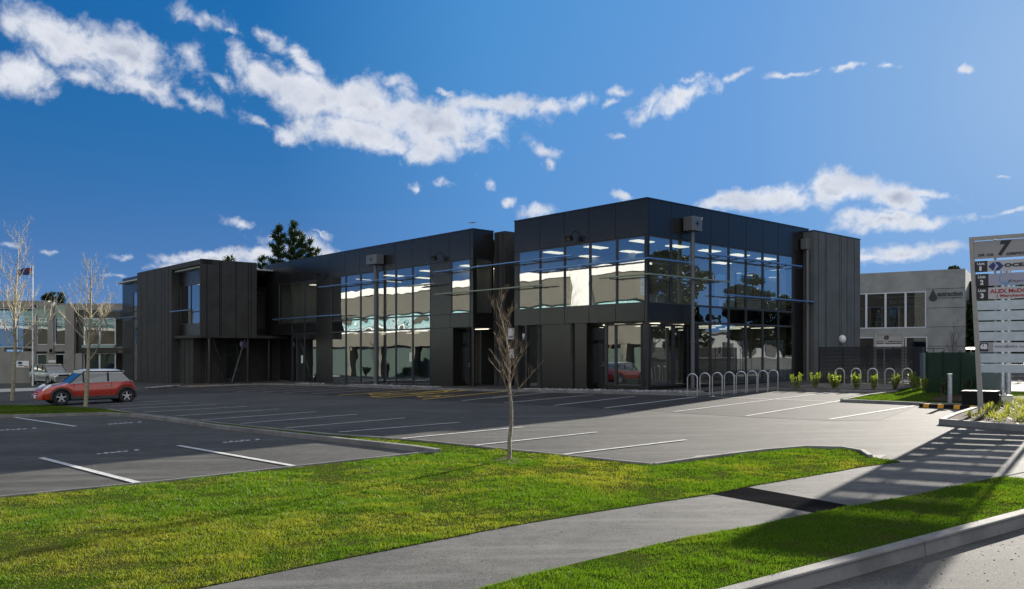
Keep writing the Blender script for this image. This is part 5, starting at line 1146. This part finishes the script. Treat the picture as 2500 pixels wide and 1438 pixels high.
for y in (.27, -.27):
    m = MB(); xs_ = [.08 + .1 * i for i in range(11)]; zz = [smoothcurve(S['belt'], x) + .042 for x in xs_]
    for i in range(10): m.add([P_(xs_[i], y - .09, zz[i]), P_(xs_[i + 1], y - .09, zz[i + 1]), P_(xs_[i + 1], y + .09, zz[i + 1]), P_(xs_[i], y + .09, zz[i])], [(0, 1, 2, 3)])
    m.build('bonnet_stripe', M_CREAM, mini)
# silver four wheel drive facing right
cs = Vector((-38.6, 69.5, 0)); cs.z = gz(cs.x); S2_ = dict(L=4.45, W=1.80, wf=.85, wr=3.47, r=.36, plan=[(0, .74), (.05, .90), (.14, .99), (.3, 1), (.85, 1), (.95, .96), (1, .86)],
    sill=[(0, .40), (.4, .34), (4.3, .38)], belt=[(0, .72), (.12, .88), (.35, .97), (1.15, 1.06), (1.4, 1.08), (4.0, 1.12), (4.45, 1.08)], glass=(1.2, 1.85, 3.9, 4.25), roof=1.66, tumble=.78,
    pillars=[(.30, .06), (.58, .07), (.80, .07)], arch=M_SILV, sillz=.38, handle=2.2, doors=[1.35, 2.35, 3.2], lamp=(.16, .66, .86, .15, (.6, 1.25, .6)), lamp_rake=.2, grille=(-.02, .74, .86, .42), grille_m=M_BLACK, bump=.66, bump_m=M_SILV, mirror=M_SILV)
suv, P2, _ = car('family_suv', 'silver four wheel drive with roof bars and small roof sign, parked behind the red car', tuple(cs), math.atan2(-.59, .81), S2_, M_SILV, M_SILV, pmat('black_pillar', (.015, .015, .015), .3))
for x in (2.0, 3.0):
    m = MB(); m.bar(P2(x, -.66, 1.78), P2(x, .66, 1.78), .08, .04); m.bar(P2(x, -.6, 1.66), P2(x, -.6, 1.78), .04, .04); m.bar(P2(x, .6, 1.66), P2(x, .6, 1.78), .04, .04); m.build('roof_bar', M_FRAME, suv)
m = MB(); m.bar(P2(2.02, -.28, 1.92), P2(2.02, .28, 1.92), .06, .22); m.build('roof_sign', M_WHITE, suv)
# ================================================================ FAR THINGS
# grey cafe building on the right
EA = Vector((-.841, .541, 0)).normalized(); EN = Vector((-EA.y, EA.x, 0)) ; EN = EN if EN.y < 0 else -EN      # along to the left; outwards
EC = Vector(((2357 - 1250) / F * 60, 60, 0))
def ex(px): r = (px - 1250) / F; return (r * EC.y - EC.x) / (EA.x - r * EA.y)
def ez(py, x): return CAMZ + (HY - py) / F * (EC.y + EA.y * x)
def EP(x, z, n=0.): return EC + EA * x + EN * n + Vector((0, 0, z))
cf = thing('cafe_building', 'grey concrete two storey cafe building beyond the slatted fence', 'building', (EC.x, EC.y, gz(EC.x)))
def ebx(m, x0, x1, z0, z1, n0, n1, mi=0): m.box8([EP(x0, z0, n0), EP(x1, z0, n0), EP(x1, z0, n1), EP(x0, z0, n1), EP(x0, z1, n0), EP(x1, z1, n0), EP(x1, z1, n1), EP(x0, z1, n1)], mi)
EW = 22.; zt_ = ez(655.5, 0); M_CW = pmat('cafe_concrete', (.30, .31, .30), .85, var=.22, vscale=.8, bump=.25, bscale=14)
xw0, xw1 = ex(2261), ex(2060); wz0, wz1 = ez(800, xw0), ez(711, xw0); lz1 = ez(822, xw0)
m = MB(); ebx(m, 0, xw0, -.2, zt_, -.3, 0); ebx(m, xw0, EW, wz1, zt_, -.3, 0); ebx(m, xw0, EW, lz1, wz0, -.3, 0); ebx(m, xw1, EW, wz0, wz1, -.3, 0); ebx(m, xw0 + 6, EW, -.2, lz1, -.3, 0)
ebx(m, 0, .3, -.2, zt_, -12, -.3); ebx(m, .3, EW, zt_ - .6, zt_ - .4, -12, -.3); ebx(m, .3, EW, wz0 - .4, wz0 - .1, -12, -.3); m.build('wall', M_CW, cf)
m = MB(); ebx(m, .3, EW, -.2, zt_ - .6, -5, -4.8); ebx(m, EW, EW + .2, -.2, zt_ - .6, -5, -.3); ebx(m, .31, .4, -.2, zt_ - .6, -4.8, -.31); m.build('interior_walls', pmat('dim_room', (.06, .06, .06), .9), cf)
m = MB()
for zz in (702.5, 750, 797, 845): z = ez(zz, 0); ebx(m, 0, xw0 + .0, z - .015, z + .015, -.05, .004)
ebx(m, xw0 + .0, xw0 + .03, ez(800, 0), ez(711, 0) + .0, -.05, .0035); m.build('panel_joints', M_SEAM, cf)
M_WF = pmat('white_window_frame', (.55, .58, .62), .4)
xs = [2261, 2211, 2162, 2115, 2060]
for a, b in zip(xs[:-1], xs[1:]):
    x0, x1 = ex(a), ex(b); m = MB(); f_ = .07; ebx(m, x0, x0 + f_, wz0, wz1, -.15, .02); ebx(m, x1 - f_ + .002, x1 - .002, wz0, wz1, -.15, .02); ebx(m, x0 + f_, x1 - f_, wz0, wz0 + f_, -.15, .02); ebx(m, x0 + f_, x1 - f_, wz1 - f_, wz1, -.15, .02)
    w_ = m.build('window', M_WF, cf); m = MB(); m.add([EP(x0, wz0, -.05), EP(x1, wz0, -.05), EP(x1, wz1, -.05), EP(x0, wz1, -.05)], [(0, 1, 2, 3)]); m.build('pane', glass('cafe_glass', .06, (.30, .36, .38)) if 'cafe_glass' not in MATS else MATS['cafe_glass'], w_)
for a, b in ((2264, 2213), (2213, 2160), (2160, 2100)):
    x0, x1 = ex(a), ex(b); m = MB(); ebx(m, x0, x0 + f_, 0, lz1, -.15, .02); ebx(m, x0 + f_, x1 - .002, lz1 - f_, lz1, -.15, .02); w_ = m.build('window', M_WF, cf); m = MB(); m.add([EP(x0, 0, -.05), EP(x1, 0, -.05), EP(x1, lz1, -.05), EP(x0, lz1, -.05)], [(0, 1, 2, 3)]); m.build('pane', MATS['cafe_glass'], w_)
# drop logo and letters
def elet(body, px0, px1, y0, y1, bold=0., sp=1.): x0, x1 = ex(px0), ex(px1); lettering('lettering', body, EP(x0, ez(y1, x0), .03), -EA, (0, 0, 1), x0 - x1, ez(y0, x0) - ez(y1, x0), M_INK, cf, bold, 0, sp)
elet('extraction', 2288.5, 2350, 712.5, 724, .035); elet('cafe & bar', 2321, 2350, 724.8, 728.5, .03)
m = MB(); x0, x1 = ex(2289), ex(2320); ebx(m, x1, x0, ez(728, x0), ez(727, x0), .01, .03); m.build('logo_line', M_INK, cf)
m = MB(); cx_, cz = ex(2278), ez(727, ex(2278)); rr = .27; pts = [(rr * math.cos(R(a)), rr * math.sin(R(a))) for a in range(150, 391, 15)] + [(.0, rr * 2.35)]
m.prism([EP(cx_ - x, cz + y, .01) for x, y in pts], EN * .03); m.build('drop_logo', M_INK, cf)
# inside the cafe: stacked chairs and shelves
ch0 = None
for i, (x, c_) in enumerate([(ex(2236), 0), (ex(2222), 1)] + [(ex(2164 + 7 * k), k % 3) for k in range(7)] + [(ex(2130), 0), (ex(2141), 2)]):
    cm_ = [pmat('chair_timber', (.30, .12, .05), .5), pmat('chair_red', (.12, .05, .035), .5), pmat('chair_pale', (.4, .38, .3), .5)][c_]; m = MB()
    for dx in (-.2, .2): m.bar(EP(x + dx, wz0 - .1, -1.0), EP(x + dx * .8, wz0 + 1.15, -1.15), .05, .05); m.bar(EP(x + dx, wz0 - .1, -.6), EP(x + dx, wz0 + .55, -.62), .05, .05)
    for zz in (.55, .95, 1.13): m.bar(EP(x - .2, wz0 + zz, -1.1), EP(x + .2, wz0 + zz, -1.1), .05, .06)
    o = m.build('bar_stool', cm_)
    tag(o, ['timber stool behind the cafe window, nearest its right edge'.replace('nearest', 'at'), 'red stool behind the cafe window next to the timber stool'][i] if i < 2 else 'stool stacked behind the cafe windows, %s from the left of the stacked ones' % {2: 'third', 3: 'fourth', 4: 'fifth', 5: 'sixth', 6: 'seventh', 7: 'eighth', 8: 'ninth', 9: 'first', 10: 'second'}[i], 'stool', 'stools behind the cafe windows')
for z in (1.6, 2.35):
    m = MB(); ebx(m, ex(2248), ex(2112 if z < 2 else 2140), wz0 + z, wz0 + z + .05, -.5, -.4); m.build('shelf', pmat('pale_blue_rail', (.35, .55, .75), .5), cf)
m = MB(); rg = random.Random(8)
for i in range(60): x = ex(2158) - rg.random() * (ex(2158) - ex(2232)); m.box8([EP(x, wz0 + 2.0, -2.8), EP(x + .05, wz0 + 2.0, -2.8), EP(x + .05, wz0 + 2.0, -2.7), EP(x, wz0 + 2.0, -2.7)] + [EP(x + a, wz0 + 2.0 + rg.uniform(.1, .3), b) for a, b in ((0, -2.8), (.05, -2.8), (.05, -2.7), (0, -2.7))])
m.build('bottle_shelf', M_LET, cf)
# dark annex at the right corner
m = MB(); q0 = EC + EA * -.2 - EN * 3; m.box(q0.x + .3, q0.x + 1.9, q0.y, q0.y + 4, 0, CAMZ + (HY - 686) / F * 63); tag(m.build('annex', M_SEAM), 'narrow black building slice at the right corner of the cafe', 'building')
# number 9 sign
nb = Vector(((2170 - 1250) / F * 50, 50, 0)); n9 = thing('street_number_sign', 'grey sign board with a large number 9 in front of the cafe', 'sign', (nb.x, nb.y, gz(nb.x)))
def nx(px): return (px - 2170) / F * 50
def nz(py): return CAMZ + (HY - py) / F * 50
def nbx(x0, x1, z0, z1, y0=-.03, y1=.03, mat=M_SPAN2, name='board'): m = MB(); m.box(nb.x + x0, nb.x + x1, nb.y + y0, nb.y + y1, z0, z1); return m.build(name, mat, n9)
nbx(nx(2133.7), nx(2138.5), .3, nz(813.5), -.08, .08, M_SFR, 'side_frame'); nbx(nx(2202), nx(2206.5), .3, nz(816), -.08, .08, M_SFR, 'side_frame')
nbx(nx(2138.5), nx(2202), nz(817), nz(815), -.08, .08, M_SFR, 'top_frame'); bo = nbx(nx(2138.5), nx(2202), nz(838), nz(817)); nbx(nx(2138.5), nx(2202), nz(850), nz(840), mat=M_BRD)
def nlet(body, p0, p1, y0, y1, bold): lettering('lettering', body, (nb.x + nx(p0), nb.y - .035, nz(y1)), (1, 0, 0), (0, 0, 1), nx(p1) - nx(p0), nz(y0) - nz(y1), M_INK, bo, bold, .2)
nlet('9', 2157, 2169.5, 819, 835.5, .05); nlet('SIR GIL', 2140, 2155, 832.8, 835.5, .03); nlet('SIMPSON DRIVE', 2168.5, 2200, 832.2, 835.2, .03)
# ---------------------------------------------------------------- concrete building at the far left
YB = 76.
fb_ = thing('concrete_building', 'grey concrete two storey building with deep piers at the far left', 'building', ((100 - 1250) / F * YB, YB, -1.2))
def bx(px): return (px - 1250) / F * YB
def bz(py): return CAMZ + (HY - py) / F * YB
def bb(m, p0, p1, y0, y1, d0, d1, mi=0): m.box(bx(p0), bx(p1), YB + d0, YB + d1, bz(y1), bz(y0), mi)
M_FC = pmat('far_concrete', (.27, .26, .24), .85, var=.2, vscale=.7, bump=.2, bscale=10)
m = MB()
bb(m, -160, 118, 734, 751, 0, .4); bb(m, -160, -20, 751, 940, 0, .4); bb(m, -20, 10, 848, 940, 0, .4); bb(m, 0, 87, 858, 940, .002, .402)
bb(m, 118, 132, 738, 862, -.15, .3); bb(m, 160, 182, 741, 940, -.1, .35); bb(m, 182, 300, 741, 757, 0, .4); bb(m, 87, 118, 843, 858, 0, .3); bb(m, 132, 160, 843, 858, 0, .3)
bb(m, 113, 132, 862, 940, 0, .3); bb(m, 155, 160, 862, 940, 0, .3); bb(m, 182, 200, 862, 940, 0, .35); bb(m, 84, 88, 745, 858, 0, .3)
bb(m, -160, 300, 740, 744, .5, 14); bb(m, -160, 300, 846, 852, .5, 14); bb(m, -160, 300, 744, 940, 13.8, 14)
m.build('wall', M_FC, fb_)
def fwin(p0, p1, y0, y1, d, lab=None, fm=None, gm=None, fw=.07):
    m = MB(); x0, x1, z0, z1 = bx(p0), bx(p1), bz(y1), bz(y0); m.box(x0, x0 + fw, YB + d, YB + d + .1, z0, z1); m.box(x1 - fw, x1, YB + d, YB + d + .1, z0, z1); m.box(x0 + fw, x1 - fw, YB + d, YB + d + .1, z0, z0 + fw); m.box(x0 + fw, x1 - fw, YB + d, YB + d + .1, z1 - fw, z1)
    w_ = m.build('window', fm or M_WF, fb_); m = MB(); m.add([(x0, YB + d + .05, z0), (x1, YB + d + .05, z0), (x1, YB + d + .05, z1), (x0, YB + d + .05, z1)], [(0, 1, 2, 3)]); m.build('pane', gm or MATS['cafe_glass'], w_)
for a in ((88, 118, 775, 842), (132, 160, 775, 842), (-20, 40, 752, 848), (40, 84, 752, 848), (88, 113, 864, 938), (132, 155, 864, 938)): fwin(*a, .12)
M_TEAL = pmat('teal_spandrel', (.22, .32, .30), .3)
m = MB(); bb(m, 88, 118, 745, 774, .1, .16); bb(m, 132, 160, 745, 774, .1, .16); m.build('spandrel_panels', M_TEAL, fb_)
m = MB(); bb(m, 182, 200, 757, 862, .3, .9); bb(m, 200, 290, 757, 776, .3, .9); bb(m, 200, 290, 850, 862, .0, .9); m.build('recess_lining', M_PANEL, fb_)
for a in ((200, 239, 776, 842), (239, 278, 776, 842), (200, 239, 862, 938), (239, 278, 862, 938)): fwin(*a, .3)
m = MB(); bb(m, 200, 278, 842.5, 849, -.05, .3); m.build('sill', M_TEAL, fb_)
m = MB(); bb(m, 124, 130, 852, 860, -.25, -.15); m.build('vent', M_BLACK, fb_)
o = thing('sign', 'white rectangular sign on the wall of the far left concrete building', 'sign', (bx(53), YB, bz(890))); m = MB(); bb(m, 36, 71, 881, 897, -.06, -.002); m.build('sign_plate', M_WHITE, o)
m = MB(); m.sphere((bx(50), YB - .07, bz(886)), .16, 12, (1.4, .1, .8)); m.build('logo_mark', M_NAVY, o); m = MB(); bb(m, 46, 58, 891, 893, -.07, -.061); m.build('text_line', M_INK, o); m = MB(); bb(m, 60, 69, 893, 895.5, -.07, -.061); m.build('red_patch', M_RED, o)
flat('pale_path', Gs([(-60, 950), (0, 950), (100, 947), (330, 941), (335, 947), (180, 951), (0, 958), (-60, 960)]), pmat('pale_concrete', (.50, .48, .42), .8, var=.2), .02)
# flag
fx_, fy_ = (80 - 1250) / F * 66, 66.; fl = thing('flagpole', 'white flagpole flying a dark blue flag above the concrete building', 'flag', (fx_, fy_, gz(fx_)))
zf = lambda py: CAMZ + (HY - py) / F * fy_
m = MB(); m.tube([(fx_, fy_, -1.2), (fx_, fy_, zf(650))], [.07, .03], 8); m.build('pole', M_WHITE, fl)
m = MB(); n_ = 14; vs = []; wdt = 34 / F * fy_; hgt_ = 18 / F * fy_
for i in range(n_ + 1):
    f_ = i / n_; sag = -.45 * f_ ** 1.5 * hgt_; wy = .10 * math.sin(f_ * 9)
    for z in (0, -hgt_ * (1 - .1 * f_)): vs.append((fx_ - .05 - f_ * wdt, fy_ + wy, zf(653) + z + sag * .6))
def fq(i0, i1, z0, z1, o_=0.): 
    out = []
    for i in range(i0, i1): 
        a, b, c, d = Vector(vs[2 * i]), Vector(vs[2 * i + 2]), Vector(vs[2 * i + 3]), Vector(vs[2 * i + 1]); off = Vector((0, -o_, 0)); out.append([a.lerp(d, z0) + off, b.lerp(c, z0) + off, b.lerp(c, z1) + off, a.lerp(d, z1) + off])
    return out
for q in fq(0, n_, 0, 1): m.add(q, [(0, 1, 2, 3)])
fg = m.build('flag', pmat('flag_navy', (.015, .03, .14), .8), fl)
m = MB()
for q in fq(0, 6, .22, .30, .006) + fq(2, 4, 0, .5, .006): m.add(q, [(0, 1, 2, 3)])
m.build('canton_cross', M_RED, fg); m = MB()
for i, z in ((9, .2), (9, .75), (11, .4), (7, .45)):
    for q in fq(i, i + 1, z, z + .12, .006): m.add(q, [(0, 1, 2, 3)])
m.build('stars', M_RED, fg)
# ---------------------------------------------------------------- evergreen trees
def conifer(label, base, H, wd, seed, n=9000, mat=M_PINE, group='dark conifers behind the buildings', top=.0, droop=-.2, leaf=.35, lowcut=.0, name='conifer_tree', dense=1.):
    rg = np.random.default_rng(seed); t_ = thing(name, label, 'tree', base, group); B = np.array(base); m = MB(); BV = Vector(base)
    m.tube([BV, BV + Vector((0, 0, H * .97))], [H * .018, .03], 8); co = []; rn = []
    nb_ = int(46 * dense); per = n // nb_
    for i in range(nb_):
        f_ = .12 + .86 * (i + rg.random()) / nb_; a = i * 2.4 + rg.uniform(-.4, .4); L_ = wd / 2 * (1 - f_) ** .8 * rg.uniform(.55, 1.25) + .25
        d = np.array([math.cos(a), math.sin(a), rg.uniform(.1, .7)]); d /= np.linalg.norm(d); p0 = np.array([0, 0, f_ * H]); p1 = p0 + d * L_ * .6 ; p2 = p1 + (d + np.array([0, 0, .5])) * L_ * .4
        m.tube([BV + Vector(p0), BV + Vector(p1), BV + Vector(p2)], [.05, .03, .012], 4, caps=False)
        k = int(per * (.35 + 1.3 * L_ / (wd / 2 + .25)))
        ff = rg.uniform(.15, 1.02, k); cl = np.floor(ff * 7) / 7; ff = cl * .7 + ff * .3 + rg.normal(0, .02, k)
        c = np.where(ff[:, None] < .6, p0 + (p1 - p0) * (ff[:, None] / .6), p1 + (p2 - p1) * ((ff[:, None] - .6) / .4)); c = c + rg.normal(0, 1, (k, 3)) * np.array([.16, .16, .10]) * (.5 + L_ * .35)
        dd = rg.normal(0, 1, (k, 3)) * .7 + d * .6 + np.array([0, 0, .5]); dd /= np.linalg.norm(dd, axis=1)[:, None]; sd = np.cross(dd, rg.normal(0, 1, (k, 3))); sd /= np.linalg.norm(sd, axis=1)[:, None]
        l_ = leaf * rg.uniform(.6, 1.3, (k, 1)); q = np.stack([c - sd * l_ * .10, c + sd * l_ * .10, c + dd * l_ + sd * l_ * .05, c + dd * l_ - sd * l_ * .05], 1) + B
        co.append(q.reshape(-1, 3)); rn.append(rg.uniform(0, 1, k))
    m.build('trunk', pmat('dark_bark', (.05, .035, .025), .9), t_)
    o = tri_mesh('crown', np.concatenate(co), 4, np.concatenate(rn), mat, None); o.parent = t_; o.matrix_parent_inverse = t_.matrix_basis.inverted(); return t_
def at(px, Y, z=0.): return ((px - 1250) / F * Y, Y, z)
def hz_(py, Y): return CAMZ + (HY - py) / F * Y
for i, (px, py, w, n, l_) in enumerate([(679, 546, 5.6, 13000, 'tall dark conifer behind the roof, left one of the two tallest'), (716, 540, 5.2, 13000, 'tall dark conifer behind the roof, right one of the two tallest'), (738, 571, 2.8, 7000, 'shorter conifer close against the right tall conifer'), (756, 581, 2.6, 5000, 'slim conifer right of the two tall conifers'), (774, 603, 2.6, 4000, 'small slim conifer furthest right behind the roof'), (640, 622, 3.6, 5000, 'low conifer bough leaning behind the gap between blocks'), (560, 624, 5, 6000, 'rounded evergreen top just above the left block roof')]):
    Y = 92 + i * .7; conifer(l_, at(px, Y, -1), hz_(py, Y) + 1, w, 100 + i, n, leaf=.42, group='dark conifers behind the buildings')
for i, (px, py) in enumerate([(113, 716), (125, 714), (148, 715)]):
    Y = 130; conifer(['small distant conifer, left of two close together', 'small distant conifer, right of two close together', 'small distant conifer standing apart on the right'][i], at(px, Y, -1), hz_(py, Y) + 1, 3.0, 200 + i, 5000, leaf=.5, group='small distant conifers above the concrete building')
def bushy(name, label, base, H, wd, seed, n, mat, leaf, group, trunk=.3, clumps=40):
    rg = np.random.default_rng(seed); t_ = thing(name, label, 'tree', base, group); B = np.array(base); m = MB(); BV = Vector(base); co = []; rn = []
    m.tube([BV, BV + Vector((0, 0, H * .7))], [H * .03, H * .012], 8)
    for i in range(clumps):
        u = rg.normal(size=3); u /= np.linalg.norm(u); r_ = rg.uniform(.45, 1) ; c = np.array([u[0] * wd / 2, u[1] * wd / 2, 0]) * r_ + np.array([0, 0, H * (trunk + (1 - trunk) * (.5 + .5 * u[2] * r_))]); cr_ = rg.uniform(.10, .2) * wd
        m.tube([BV + Vector((0, 0, H * min(.68, trunk))), BV + Vector(c)], [H * .008, .02], 4, caps=False)
        k = n // clumps; v = rg.normal(size=(k, 3)); v /= np.linalg.norm(v, axis=1)[:, None]; p = c + v * cr_ * rg.uniform(.3, 1, (k, 1)) ** .5 * np.array([1.2, 1.2, .6])
        dd = rg.normal(size=(k, 3)); dd /= np.linalg.norm(dd, axis=1)[:, None]; sd = np.cross(dd, rg.normal(size=(k, 3))); sd /= np.linalg.norm(sd, axis=1)[:, None]; l_ = leaf * rg.uniform(.6, 1.3, (k, 1))
        q = np.stack([p - sd * l_ * .3, p + dd * l_ * .5, p + sd * l_ * .3, p - dd * l_ * .5], 1) + B; co.append(q.reshape(-1, 3)); rn.append(rg.uniform(0, 1, k))
    m.build('trunk', MATS['dark_bark'], t_); o = tri_mesh('crown', np.concatenate(co), 4, np.concatenate(rn), mat, None); o.parent = t_; o.matrix_parent_inverse = t_.matrix_basis.inverted()
# trees and hedge behind the directory sign
for i, (px, py, w, Y) in enumerate([(2446, 716, 7, 62), (2492, 694, 8, 60), (2540, 690, 8, 58), (2446, 800, 2.6, 56)]):
    bushy('evergreen_tree', ['dark leafy tree behind the left half of the directory sign', 'dark leafy tree behind the right half of the directory sign', 'dark leafy tree just off the right edge of the picture', 'low dark bush tree behind the sign frame'][i], at(px, Y, .3), hz_(py, Y) - .3, w, 300 + i, 9000, M_DLEAF, .28, 'trees behind the directory sign', .12, 46)
for i, (px, py, w) in enumerate([(2275, 654, 3.2), (2300, 651, 3.5), (2322, 653, 3)]):
    bushy('distant_tree', ['distant tree top above the cafe roof, left one', 'distant tree top above the cafe roof, middle one', 'distant tree top above the cafe roof, right one'][i], at(px, 100, .5), hz_(py, 100) - .5, w, 320 + i, 4000, M_DLEAF, .35, 'tree tops above the cafe roof', .6, 22)
# low pale wall and parked trailer glimpsed behind the sign
ka, kb_ = G(2462, 925), G(2640, 930); strip('kerb', [ka, kb_], .2, .15, M_CONC)
flat('far_verge', Gs([(2462, 958), (2640, 962), (2640, 975), (2462, 972)]), M_GRASSB, .05)
# ---------------------------------------------------------------- off to the left, mirrored in the glass: a pale office building with its garden
m = MB(); wo = thing('mirrored_office', 'white banded office building across the car park, mirrored in the dark glazing', 'building', W(50, -34, -1.5))
SW = -34.
m.ts(18, 100, SW - 1, SW, 9.7, 10.55); m.ts(34.8, 37.6, SW - 1, SW + .05, -1.5, 9.7); m.build('white_bands', M_WPANEL, wo)
m = MB(); m.ts(18, 34.8, SW - 1.2, SW - .25, 6.9, 9.7); m.ts(37.6, 100, SW - 1.2, SW - .25, 6.9, 9.7); m.ts(18, 34.8, SW - 1.2, SW - .25, 2.7, 4.6); m.ts(37.6, 100, SW - 1.2, SW - .25, 2.7, 4.6); m.ts(18, 100, SW - 14, SW - 13, -1.5, 9.7); m.ts(18, 18.3, SW - 13, SW - 1, -1.5, 9.7)
for t in (24, 31, 42, 50, 58, 66, 74, 82, 90): m.ts(t, t + .8, SW - 1.1, SW - .3, -1.5, 2.7)
m.ts(18, 100, SW - 13, SW - 1.2, 4.0, 4.3); m.build('wall', pmat('warm_grey_wall', (.085, .08, .062), .85, var=.12), wo)
for i in range(34):
    t = 18.5 + i * 2.4
    if 33 < t < 37.6 or t > 98: continue
    mm = MB(); mm.ts(t, t + .06, SW - .8, SW - .7, 4.6, 6.9); mm.ts(t + .06, t + 2.39, SW - .8, SW - .7, 6.0, 6.06); mm.ts(t + .06, t + 2.39, SW - .8, SW - .7, 4.6, 4.9); w_ = mm.build('window', M_WHITE, wo)
    mm = MB(); mm.add([W(t + .06, SW - .75, 4.9), W(t + 2.4, SW - .75, 4.9), W(t + 2.4, SW - .75, 6.9), W(t + .06, SW - .75, 6.9)], [(0, 1, 2, 3)]); mm.build('pane', pmat('teal_pane', (.20, .38, .38), .6), w_)
for z in (5.3, 5.55): mm = MB(); mm.ts(18, 100, SW + .2, SW + .25, z, z + .06); mm.build('railing', M_WHITE, wo)
mm = MB(); mm.ts(18, 100, SW - 1.4, SW - 1.3, -1.5, 2.7); mm.build('ground_glazing', pmat('dim_glazing', (.05, .07, .06), .2), wo)
gl = flat('lawn_ground', [W(15, SW + .5, 0), W(100, SW + .5, 0), W(100, SW + 5.5, 0), W(15, SW + 5.5, 0)], M_GRASSB, .05)
strip('kerb', [W(15, SW + 5.5, 0), W(100, SW + 5.5, 0)], .2, .14, M_CONC)
rgp = random.Random(12)
for i, t in enumerate((42, 47, 60, 63, 72)):
    b = W(t, SW + 3.2, 0); b.z = gz(b.x); n_ = 110; co = []; rn = []
    for j in range(n_):
        a = rgp.uniform(0, 6.28); L_ = rgp.uniform(1.2, 2.6); d = np.array([math.cos(a) * .5, math.sin(a) * .5, 1.0]); sd = np.array([-math.sin(a), math.cos(a), 0]) * .05; p0 = np.array(b); p1 = p0 + d * L_ * .5; p2 = p1 + np.array([math.cos(a), math.sin(a), .05]) * L_ * .4
        co += [p0 - sd, p0 + sd, p1 + sd, p1 - sd, p1 - sd, p1 + sd, p2 + sd * .3, p2 - sd * .3]; rn += [rgp.random()] * 2
    t_ = thing('flax_bush', 'spiky flax bush mirrored in the tall glazing, %s from the right' % ['first', 'second', 'third', 'fourth', 'fifth'][i], 'bush', tuple(b), 'flax bushes seen only as reflections'); o = tri_mesh('foliage', np.array(co), 4, np.array(rn), M_DLEAF, None); o.parent = t_; o.matrix_parent_inverse = t_.matrix_basis.inverted()
for i, t in enumerate((28, 33, 50, 66)):
    b = W(t, SW + 6.6 - (i % 2), 0); b.z = gz(b.x); bare_tree('bare tree mirrored in the left hand glazing, %s from the right' % ['first', 'second', 'third', 'fourth'][i], tuple(b), 5.6, [(0, 0), (.3, .05), (.6, 0), (1, .1)], .09, 60 + i, 18, .3, lambda f_: 1.1 - .8 * f_, M_BARK, 1., .8, 'bare trees seen only as reflections', lv=3, ln=.4)
# big pines off to the right, mirrored in the right-hand glazing
for i, (t, s, h, w) in enumerate([(-30, 38, 12.6, 6.5), (-31, 44.5, 11.2, 6), (-31, 57, 10, 5.5), (-30, 62.5, 9, 4.5)]):
    b = W(t, s, 0); b.z = .6; bushy('pine_tree', 'big pine mirrored in the right hand glazing, %s from the corner' % ['first', 'second', 'third', 'fourth', 'fifth', 'sixth'][i], tuple(b), h, w, 400 + i, 13000, M_PINE, .45, 'pines seen only as reflections', .10, 46)
# aeroplane
ap_ = Vector(at(1152, 1500, hz_(544, 1500))); pl = thing('aeroplane', 'tiny distant aeroplane crossing the blue sky above the roof', 'aeroplane', tuple(ap_))
m = MB(); m.tube([ap_ + Vector((-7, 0, 0)), ap_ + Vector((-5, 0, .2)), ap_ + Vector((5, 0, .2)), ap_ + Vector((7.5, 0, .6))], [.2, .8, .8, .15], 8); m.build('fuselage', M_GREY, pl)
m = MB(); m.add([ap_ + Vector(v) for v in ((-1.5, 0, -.1), (1, 0, -.1), (3.5, 9, .5), (2.5, 9, .5), (2.5, -9, .5), (3.5, -9, .5))], [(0, 1, 2, 3), (0, 4, 5, 1)]); m.add([ap_ + Vector(v) for v in ((5.2, 0, .6), (7.2, 0, .6), (8, 0, 2.8), (7.2, 0, 2.8))], [(0, 1, 2, 3)]); m.build('wings', M_GREY, pl)

hw = thing('warehouse', 'long low pale warehouse mirrored in the ground floor glazing', 'building', W(-40, 60, .5))
m = MB(); m.ts(-44, -38, 20, 95, -1, 4.4); m.build('wall', pmat('pale_warehouse', (.42, .42, .40), .8, var=.15), hw)
for i in range(14): m = MB(); m.ts(-38, -37.95, 22 + i * 5, 24.4 + i * 5, 1.4, 3.0); m.build('window', M_SEAM, hw)
m = MB(); m.ts(-44.2, -37.8, 19.8, 95.2, 4.4, 4.6); m.build('roof', M_FRAME, hw)
